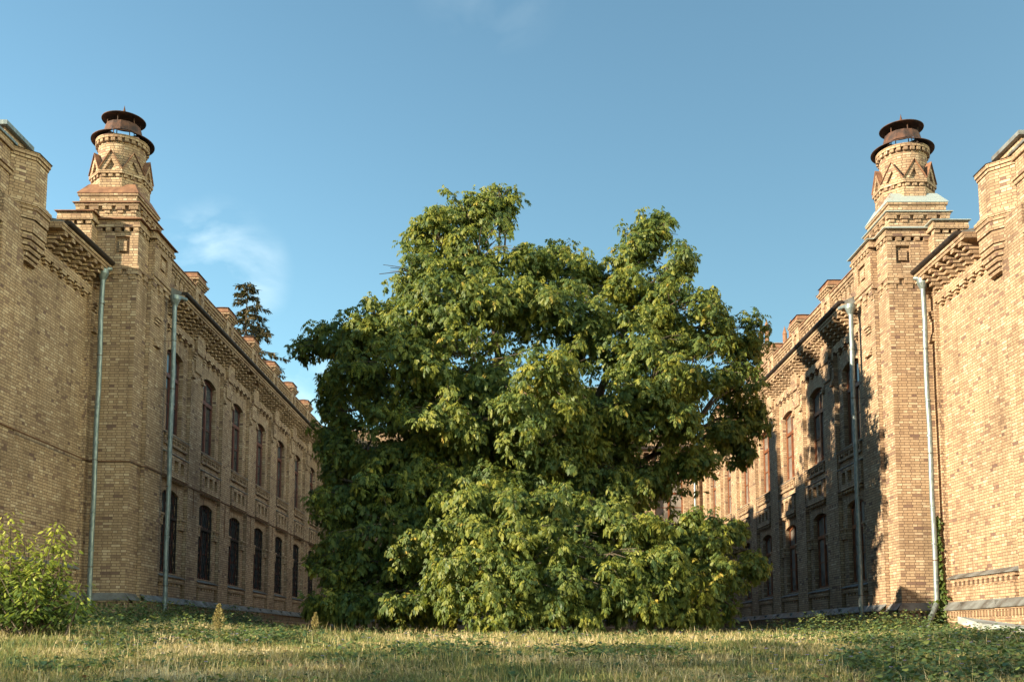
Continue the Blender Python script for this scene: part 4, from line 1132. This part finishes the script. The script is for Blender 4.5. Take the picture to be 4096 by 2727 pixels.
def make_weeds():
    cs, hs, sp = [], [], []
    def area(n, xl, xh, yl, yh, hlo, hhi, f=None):
        x = rng.uniform(xl, xh, n); y = rng.uniform(yl, yh, n); h = rng.uniform(hlo, hhi, n)
        if f is not None:
            k = f(x, y); x, y, h = x[k], y[k], h[k]
        cs.append(np.stack([x, y, gz(x, y)], 1)); hs.append(h)
    area(1900, 2.6, 8.5, 9.0, 16.5, 0.06, 0.22, lambda x, y: (x > 0.33 * y + 0.3 + 1.2 * (patch(x, y, .8) - .5)))        # right foreground
    area(260, 5.0, 8.3, 14.5, 18.5, 0.08, 0.28)
    area(420, -1.6, 2.2, 12.0, 14.6, 0.05, 0.22, lambda x, y: patch(x, y, 1.2, 1.0) > 0.42)     # middle patch
    area(300, -5, 4, 8.0, 10.0, 0.03, 0.10, lambda x, y: patch(x, y, 1.4, 0.3) > 0.55)
    area(260, -5.5, -1.5, 10.5, 15, 0.04, 0.14, lambda x, y: patch(x, y, 1.1, 2.3) > 0.5)
    area(280, -6.6, -3.6, 15.0, 18.5, 0.08, 0.26)                                               # sunlit leaves on the left
    area(420, -10.3, -8.6, 19.0, 38.0, 0.15, 0.62)                                              # foot of the left wing
    area(260, -10.3, -6.0, 17.5, 24.0, 0.1, 0.4)
    area(420, 8.6, 10.9, 23.5, 29.5, 0.08, 0.42)
    area(170, 6.4, 9.4, 20.5, 26.0, 0.2, 0.6)                                                # foot of the right tower
    area(260, 9.0, 10.2, 29.0, 44.0, 0.12, 0.55)
    area(130, -10.0, -8.9, 24.0, 36.0, 0.4, 0.85)
    area(90, 8.9, 10.1, 25.0, 29.0, 0.4, 0.75)
    area(700, -6, 8.5, 15.5, 23.0, 0.06, 0.26, lambda x, y: patch(x, y, 1.3, 3.0) > 0.42)
    area(900, -6, 6, 8.0, 15.5, 0.02, 0.09, lambda x, y: patch(x, y, 1.7, 5.0) > 0.40)
    c = np.concatenate(cs); h = np.concatenate(hs)
    k = np.clip((h * 45).astype(int) + 5, 6, 30)
    idx = np.repeat(np.arange(len(c)), k); n = len(idx)
    t = rng.random(n) ** 0.8
    an = rng.uniform(0, 2 * PI, n); r = rng.uniform(0.01, 0.14, n) * (0.6 + h[idx])
    b = c[idx] + np.stack([np.cos(an) * r, np.sin(an) * r, t * h[idx]], 1)
    a = np.stack([np.cos(an), np.sin(an), rng.uniform(-.5, .6, n)], 1); u = np.stack([rng.normal(0, .35, n), rng.normal(-.15, .35, n), np.ones(n)], 1)
    rr = np.clip(0.25 + 0.45 * t + rng.normal(0, .2, n) + 0.2 * (patch(b[:, 0], b[:, 1], .8) - .5), 0, 1)
    sz = rng.uniform(0.035, 0.085, n)
    o = leaves_obj('weeds', b, a, u, sz, sz * rng.uniform(.5, .95, n), rr, M['weed'])
    tag(o, 'low leafy weeds spreading through the lawn and along the walls', 'weeds', kind='stuff')
    # lilac flowers
    x = np.concatenate([rng.uniform(2.5, 8.5, 120), rng.uniform(-5.5, 2, 80)]); y = np.concatenate([rng.uniform(9.5, 17, 120), rng.uniform(11, 16, 80)])
    z = gz(x, y) + rng.uniform(0.12, 0.3, len(x)); n = len(x)
    bb = np.repeat(np.stack([x, y, z], 1), 5, 0); a5 = np.tile(np.arange(5) * 2 * PI / 5, n)
    aa = np.stack([np.cos(a5), np.sin(a5), np.full(5 * n, .25)], 1); uu = np.tile([[0, -.3, 1.0]], (5 * n, 1))
    o = leaves_obj('meadow_flowers', bb, aa, uu, np.full(5 * n, .020), np.full(5 * n, .016), np.zeros(5 * n), M['flower'])
    tag(o, 'tiny lilac flowers scattered among the weeds', 'flowers', kind='stuff')
make_weeds()

def make_litter():
    n = 1500
    y = rng.uniform(8, 24, n); x = rng.uniform(-1, 1, n) * (0.55 * y)
    b = np.stack([x, y, gz(x, y) + rng.uniform(0.01, 0.07, n)], 1)
    an = rng.uniform(0, 2 * PI, n)
    a = np.stack([np.cos(an), np.sin(an), rng.uniform(-.3, .5, n)], 1); u = np.stack([rng.normal(0, .5, n), rng.normal(-.2, .5, n), np.ones(n)], 1)
    L = rng.uniform(.03, .09, n)
    o = leaves_obj('fallen_leaves', b, a, u, L, L * .55, rng.random(n), M['litter'])
    tag(o, 'brown dry leaves fallen among the grass', 'leaves', kind='stuff')
make_litter()

# ------------------------------------------------------------------ tall single weeds with seed plumes
def plume_mesh(h, wide, seed):
    r = np.random.default_rng(seed)
    B, A, U, L, W, R = [], [], [], [], [], []
    n = 420
    for i in range(n):
        t = r.random()
        z = h * (0.42 + 0.58 * t); rad = wide * (1 - abs(2 * t - 0.75) / 1.3) * r.random() ** .6
        an = r.uniform(0, 2 * PI)
        B.append((rad * math.cos(an), rad * math.sin(an), z)); A.append((math.cos(an), math.sin(an), 1.2)); U.append((r.normal(), r.normal(), 1)); L.append(r.uniform(.02, .04)); W.append(r.uniform(.014, .024)); R.append(r.random())
    for i in range(26):
        an = r.uniform(0, 2 * PI); z = h * r.uniform(.1, .55)
        B.append((0.01 * math.cos(an), 0.01 * math.sin(an), z)); A.append((math.cos(an), math.sin(an), -.1)); U.append((0, 0, 1)); L.append(r.uniform(.06, .1)); W.append(r.uniform(.02, .035)); R.append(r.random() * .4)
    return [np.array(q) for q in (B, A, U, L, W, R)]
def make_plumes():
    spots = [(-4.70, 16.0, 0.66, 0.105, 'tallest bushy seed-headed weed standing alone before the barred windows'),
             (-3.55, 18.0, 0.50, 0.07, 'slim pale seed-headed weed left of the walnut tree'),
             (6.55, 20.5, 0.72, 0.08, 'upright green-gold weed in front of the right wing plinth'),
             (7.35, 21.0, 0.66, 0.09, 'broad sunlit weed before the right hand downpipe'),
             (5.35, 21.5, 0.60, 0.06, 'thin pointed weed below the right wing windows')]
    for i, (x, y, h, w, lab) in enumerate(spots[:2]):
        z = float(gz(x, y))
        root = empty('seed_weed', (x, y, z), lab, 'weed', 'tall seed-headed weeds along the sunlit edge of the lawn')
        st = MB(1, 0, (x, y, z))
        st.tube([(x, y, z - .02), (x + .01, y, z + h * .5), (x, y, z + h)], [.007, .006, .002], 5)
        for k in range(9):
            an = k * 2.4; zz = h * (.4 + .05 * k)
            st.tube([(x, y, z + zz), (x + w * .7 * math.cos(an), y + w * .7 * math.sin(an), z + zz + .12 * h)], [.003, .0015], 4, False)
        st.build('stem', M['seed' if i < 2 else 'weed'], root)
        B, A, U, L, W, R = plume_mesh(h, w, 50 + i) if i < 2 else plume_mesh(h, w * 2.2, 50 + i)
        if i >= 2: L, W, B = L * 2.2, W * 1.8, B * np.array([1, 1, .9])
        leaves_obj('seed_head', B, A, U, L, W, R, M['seed'] if i < 2 else M['bush'], root)
make_plumes()
# ------------------------------------------------------------------ buildings
LEFT = empty('brick_building', (-11.0, 27.0, 0.3), 'long yellow brick wing in shade on the left with barred lower windows and round chimney', 'building')
make_wing(-1, 0.30, LEFT)
RIGHT = empty('brick_building', (11.0, 27.0, 0.0), 'sunlit yellow brick wing on the right with unbarred brown windows and round chimney', 'building')
make_wing(1, 0.0, RIGHT)

def make_rear():
    org = (0.0, YE, 0.15)
    root = empty('brick_building', org, 'brick building closing the courtyard behind the walnut tree', 'building')
    class R(MB): pass
    # built as if it were a facade at plane x = XR facing -x, then turned to face the viewer
    def turn(mb):
        mb.v = [(vy - 0.0, vx + 0.0, vz) for vx, vy, vz in mb.v]
        mb.f = [list(reversed(f)) for f in mb.f]
        u2 = []; k = 0
        for f in mb.f:
            n = len(f); u2.extend(reversed(mb.uv[k:k + n])); k += n
        mb.uv = u2
        return mb
    G = lambda: MB(1, 0, (0, 0, 0))
    cen = (-8.55, -5.13, -1.71, 1.71, 5.13, 8.55)
    w = G(); c = G()
    op = ((1.68, 4.2, 4.26), (5.98, 8.55, 8.61))
    edges = [-10.35] + [(a + b) / 2 for a, b in zip(cen, cen[1:])] + [10.35]
    for a, b, m in zip(edges, edges[1:], cen):
        opening_wall(w, 0.0, a, b, m - 0.78, m + 0.78, -0.6, 9.15, op, 0.34)
        w.box(-0.13, 0.5, a, b, 9.15, 9.35)
        w.box(-0.03, 0.5, a, b, 9.35, 9.87)
        dent2(w, -0.13, a + 0.2, b - 0.2, 8)
        corbels(c, -0.13, a, b, 8)
    w.box(0.34, 12, -16, 16, -0.6, 10.0)
    c.box(-0.52, 0.4, -9.9, 9.9, 9.87, 10.02)
    pl = G(); fl = G()
    plinth_run_y(pl, fl, 0.0, -10.3, 10.3)
    q = G()
    q.box(-0.05, 0.4, -9.9, 9.9, 10.2, 11.1); q.box(-0.12, 0.45, -9.9, 9.9, 11.1, 11.2)
    # attic in the middle and higher block on the right
    q.box(0.3, 6.0, -5.0, 5.0, 10.0, 13.4); q.box(0.2, 6.1, -5.1, 5.1, 13.4, 13.6)
    for k in range(20): q.box(0.22, 0.3, -4.9 + 0.5 * k, -4.65 + 0.5 * k, 13.2, 13.4)
    roof = G()
    roof.box(-0.1, 0.45, -9.9, 9.9, 11.2, 11.24); roof.box(0.1, 6.2, -5.2, 5.2, 13.6, 13.66)
    roof.prism_y([(-0.5, 10.03), (0.3, 10.03), (0.3, 10.4), (-0.5, 10.2)][::-1], -9.9, 9.9)
    gut = G(); gut.box(-0.72, -0.5, -9.85, 9.85, 10.02, 10.19)
    tt = G()
    tt.box(2.2, 3.7, 14.6, 16.3, 9.8, 16.6); tt.box(2.1, 3.8, 14.5, 16.4, 16.2, 16.45); tt.box(2.15, 3.75, 14.55, 16.35, 16.62, 16.68)
    tl = G()
    tl.box(2.1, 3.8, -16.4, -14.5, 9.8, 14.4); 
    capm = G()
    capm.frustum(capm.rect(2.0, 3.9, 14.4, 16.5), 16.70, capm.rect(2.1, 3.8, 14.5, 16.4), 16.78)
    parts = [(w, 'wall', 'brick'), (c, 'cornice', 'brick'), (pl, 'plinth', 'brick'), (fl, 'plinth_flashing', 'sheet'), (q, 'attic', 'brick'), (roof, 'roof', 'sheet'), (gut, 'gutter', 'gutter'), (tt, 'roof_turret', 'brick'), (capm, 'turret_roof', 'sheetpale')]
    made = {}
    for mb, name, mat in parts: made[name] = turn(mb).build(name, M[mat], root)
    for y, x in ((14.75, 2.3), (16.15, 2.3), (14.75, 3.6), (16.15, 3.6)):
        f = G(); f.lathe(x, y, [(0.13, 16.66), (0.13, 17.7), (0.15, 17.72), (0.0, 18.25)], 8)
        turn(f).build('finial', M['rustsheet'], root)
    for o_ in op:
        f = None
        # window proto in the first opening
        pw = rear_window(root, cen[0], o_)
        for m in cen[1:]: copy_part(pw, root, (m - cen[0], 0, 0))
    for sgn in (1, -1):
        d = MB(1, 0, (0, 0, 0))
        px = 9.93 * sgn; py = -0.22
        d.tube([(px, py, 0.7), (px, py, 9.7)], 0.065, 12)
        d.tube([(px, py, 0.72), (px - 0.3 * sgn, py - 0.2, 0.45), (px - 1.0 * sgn, py - 0.5, 0.12)], 0.065, 10)
        d.build('downpipe', M['zinc'], root, True)
def rear_window(root, m, op):
    s0, sp, cr = op
    f = MB(1, 0, (0, 0, 0)); o0, o1 = m - 0.78, m + 0.78; y = 0.24; t = 0.08
    f.box(o0, o0 + t, y, y + 0.07, s0, sp); f.box(o1 - t, o1, y, y + 0.07, s0, sp); f.box(o0 + t, o1 - t, y, y + 0.07, s0, s0 + 0.09); f.box(o0 + t, o1 - t, y, y + 0.07, sp - 0.05, cr)
    tr = s0 + (sp - s0) * 0.66
    f.box(o0 + t, o1 - t, y - 0.03, y + 0.07, tr, tr + 0.1); f.box(m - 0.05, m + 0.05, y - 0.01, y + 0.07, s0 + 0.09, tr); f.box(m - 0.03, m + 0.03, y, y + 0.06, tr + 0.1, sp - 0.05)
    f.box(o0 + t, o1 - t, y + 0.01, y + 0.05, s0 + 0.95, s0 + 0.985)
    w = f.build('window', M['frameR'], root)
    g = MB(1, 0, (0, 0, 0)); g.box(o0 + 0.02, o1 - 0.02, y + 0.035, y + 0.055, s0 + 0.02, sp - 0.01); g.build('pane', M['glassR'], w)
    k = MB(1, 0, (0, 0, 0)); k.prism_x([(-0.1, s0 - 0.06), (-0.1, s0 - 0.08), (y + 0.0, s0 - 0.0), (y + 0.0, s0 + 0.02)], o0 - 0.1, o1 + 0.1); k.build('sill', M['sheet'], w)
    return w
make_rear()

# ------------------------------------------------------------------ unseen trees added beyond the left edge to shade the near lawn
def shade_tree(x, y, h, label):
    g0 = float(gz(x, y)); root = empty('added_shade_tree', (x, y, g0), label, 'tree', 'unseen trees added beyond the left edge for shade')
    t = MB(1, 0, (x, y, g0))
    t.tube([(x, y, g0 - .3), (x + .1, y, g0 + h * .4), (x, y + .1, g0 + h * .9)], [.28, .2, .05], 10)
    for k in range(10):
        an = k * 2.4; z = g0 + h * (.3 + .05 * k)
        t.tube([(x, y, z), (x + 1.6 * math.cos(an), y + 1.6 * math.sin(an), z + .9), (x + 3.1 * math.cos(an), y + 3.1 * math.sin(an), z + 1.2)], [.09, .06, .02], 6, False)
    t.build('trunk', M['bark'], root)
    n = 3000
    d = norm(rng.normal(0, 1, (n, 3))) * (rng.random(n) ** .4)[:, None]
    b = np.array([x, y, g0 + h * .56]) + d * np.array([3.7, 3.9, h * .46])
    b = b[patch(b[:, 1] * 1.7, b[:, 2] * 1.9) > 0.30]; n = len(b)
    leaves_obj('crown', b, norm(rng.normal(0, 1, (n, 3))), norm(rng.normal(0, 1, (n, 3))), rng.uniform(.22, .4, n), rng.uniform(.16, .28, n), rng.random(n), M['walnut'], root, (x, y, g0))
shade_tree(-19.0, 0.6, 10.5, 'nearest leafy tree of the unseen row added beyond the left edge for shade')
shade_tree(-19.4, -5.6, 11.5, 'middle leafy tree of the unseen row added beyond the left edge for shade')
shade_tree(-18.8, -11.8, 11.0, 'farthest leafy tree of the unseen row added beyond the left edge for shade')

# ------------------------------------------------------------------ camera, light, sky
cam = bpy.data.cameras.new('camera'); co = bpy.data.objects.new('camera', cam); COL.objects.link(co)
cam.sensor_width = 36.0; cam.lens = 36.0 * 3993.4 / 4096.0
cam.shift_y = (2128.5 - 1363.5) / 4096.0
cam.clip_start = 0.1; cam.clip_end = 4000
pt_, yw_, rl_ = 0.10517, -0.00078, -0.0011
fw = Vector((math.sin(yw_) * math.cos(pt_), math.cos(yw_) * math.cos(pt_), math.sin(pt_)))
ri = Vector((math.cos(yw_), -math.sin(yw_), 0)); up = ri.cross(fw)
r2 = ri * math.cos(rl_) + up * math.sin(rl_); u2 = up * math.cos(rl_) - ri * math.sin(rl_)
co.matrix_world = Matrix(((r2.x, u2.x, -fw.x, 0), (r2.y, u2.y, -fw.y, 0), (r2.z, u2.z, -fw.z, 0), (0, 0, 0, 1)))
SC.camera = co

SUN_EL = math.radians(15.0); SUN_DIR = (0.882, 0.470)
h_ = math.hypot(*SUN_DIR)
sd = Vector((SUN_DIR[0] / h_ * math.cos(SUN_EL), SUN_DIR[1] / h_ * math.cos(SUN_EL), -math.sin(SUN_EL)))
sl_ = bpy.data.lights.new('sun', 'SUN'); sl_.energy = 4.5; sl_.angle = math.radians(0.6); sl_.color = (1.0, 0.88, 0.62)
so = bpy.data.objects.new('sun', sl_); COL.objects.link(so); so.rotation_euler = sd.to_track_quat('-Z', 'Y').to_euler()
so.location = (-20, -10, 30)

wd = bpy.data.worlds.new('World'); SC.world = wd; wd.use_nodes = True
nt = wd.node_tree; nt.nodes.clear()
ou = nt.nodes.new('ShaderNodeOutputWorld'); bg = nt.nodes.new('ShaderNodeBackground')
sk = nt.nodes.new('ShaderNodeTexSky'); sk.sky_type = 'NISHITA'; sk.sun_disc = False
sk.sun_elevation = SUN_EL; sk.sun_rotation = math.atan2(SUN_DIR[0], -SUN_DIR[1])
sk.altitude = 100; sk.air_density = 1.0; sk.dust_density = 1.6; sk.ozone_density = 1.0
bg.inputs['Strength'].default_value = 0.078
# thin wisps of cirrus, laid out by direction in the sky
tc = N(nt, 'ShaderNodeTexCoord')
def wisp(direction, lo, hi):
    d = N(nt, 'ShaderNodeVectorMath', operation='DOT_PRODUCT'); nt.links.new(tc.outputs['Generated'], d.inputs[0]); d.inputs[1].default_value = Vector(direction).normalized()
    r = N(nt, 'ShaderNodeMapRange'); nt.links.new(d.outputs['Value'], r.inputs[0]); r.inputs[1].default_value = lo; r.inputs[2].default_value = hi
    r.interpolation_type = 'SMOOTHSTEP'
    return r.outputs[0]
mp = N(nt, 'ShaderNodeMapping'); mp.inputs['Scale'].default_value = (9, 9, 14); mp.inputs['Rotation'].default_value = (0.2, 0.5, 0.3)
nt.links.new(tc.outputs['Generated'], mp.inputs[0])
cn = N(nt, 'ShaderNodeTexNoise', i_Scale=1.6, i_Detail=6.0, i_Roughness=0.5, i_Distortion=0.35); nt.links.new(mp.outputs[0], cn.inputs['Vector'])
cr = N(nt, 'ShaderNodeMapRange'); cr.inputs[1].default_value = 0.42; cr.inputs[2].default_value = 0.80; nt.links.new(cn.outputs['Fac'], cr.inputs[0])
a1 = wisp((-0.262, 0.86, 0.325), 0.9974, 0.9997); a2 = wisp((-0.02, 0.85, 0.60), 0.997, 0.9998); a3 = wisp((-0.205, 0.95, 0.23), 0.9985, 0.9999)
ad = N(nt, 'ShaderNodeMath', operation='MULTIPLY'); ad.inputs[1].default_value = 0.18; nt.links.new(a2, ad.inputs[0])
ad2 = N(nt, 'ShaderNodeMath', operation='ADD'); nt.links.new(a1, ad2.inputs[0]); nt.links.new(ad.outputs[0], ad2.inputs[1])
ad3 = N(nt, 'ShaderNodeMath', operation='ADD'); nt.links.new(ad2.outputs[0], ad3.inputs[0]); nt.links.new(a3, ad3.inputs[1])
ml = N(nt, 'ShaderNodeMath', operation='MULTIPLY', use_clamp=True); nt.links.new(ad3.outputs[0], ml.inputs[0]); nt.links.new(cr.outputs[0], ml.inputs[1])
m2 = N(nt, 'ShaderNodeMath', operation='MULTIPLY'); m2.inputs[1].default_value = 0.42; nt.links.new(ml.outputs[0], m2.inputs[0])
nt.links.new(mixc(nt, m2.outputs[0], mixc(nt, 1.0, sk.outputs[0], (0.84, 1.11, 1.06), 'MULTIPLY'), (7.5, 8.0, 7.6)), bg.inputs[0])
nt.links.new(bg.outputs[0], ou.inputs[0])

vs = SC.view_settings
SC.display_settings.display_device = 'sRGB'
vs.view_transform = 'Standard'; vs.look = 'None'; vs.gamma = 1.0; vs.use_curve_mapping = False
vs.exposure = 1.65
SC.render.engine = 'CYCLES'
SC.cycles.max_bounces = 8; SC.cycles.diffuse_bounces = 6; SC.cycles.glossy_bounces = 3; SC.cycles.transmission_bounces = 2
SC.cycles.use_denoising = True
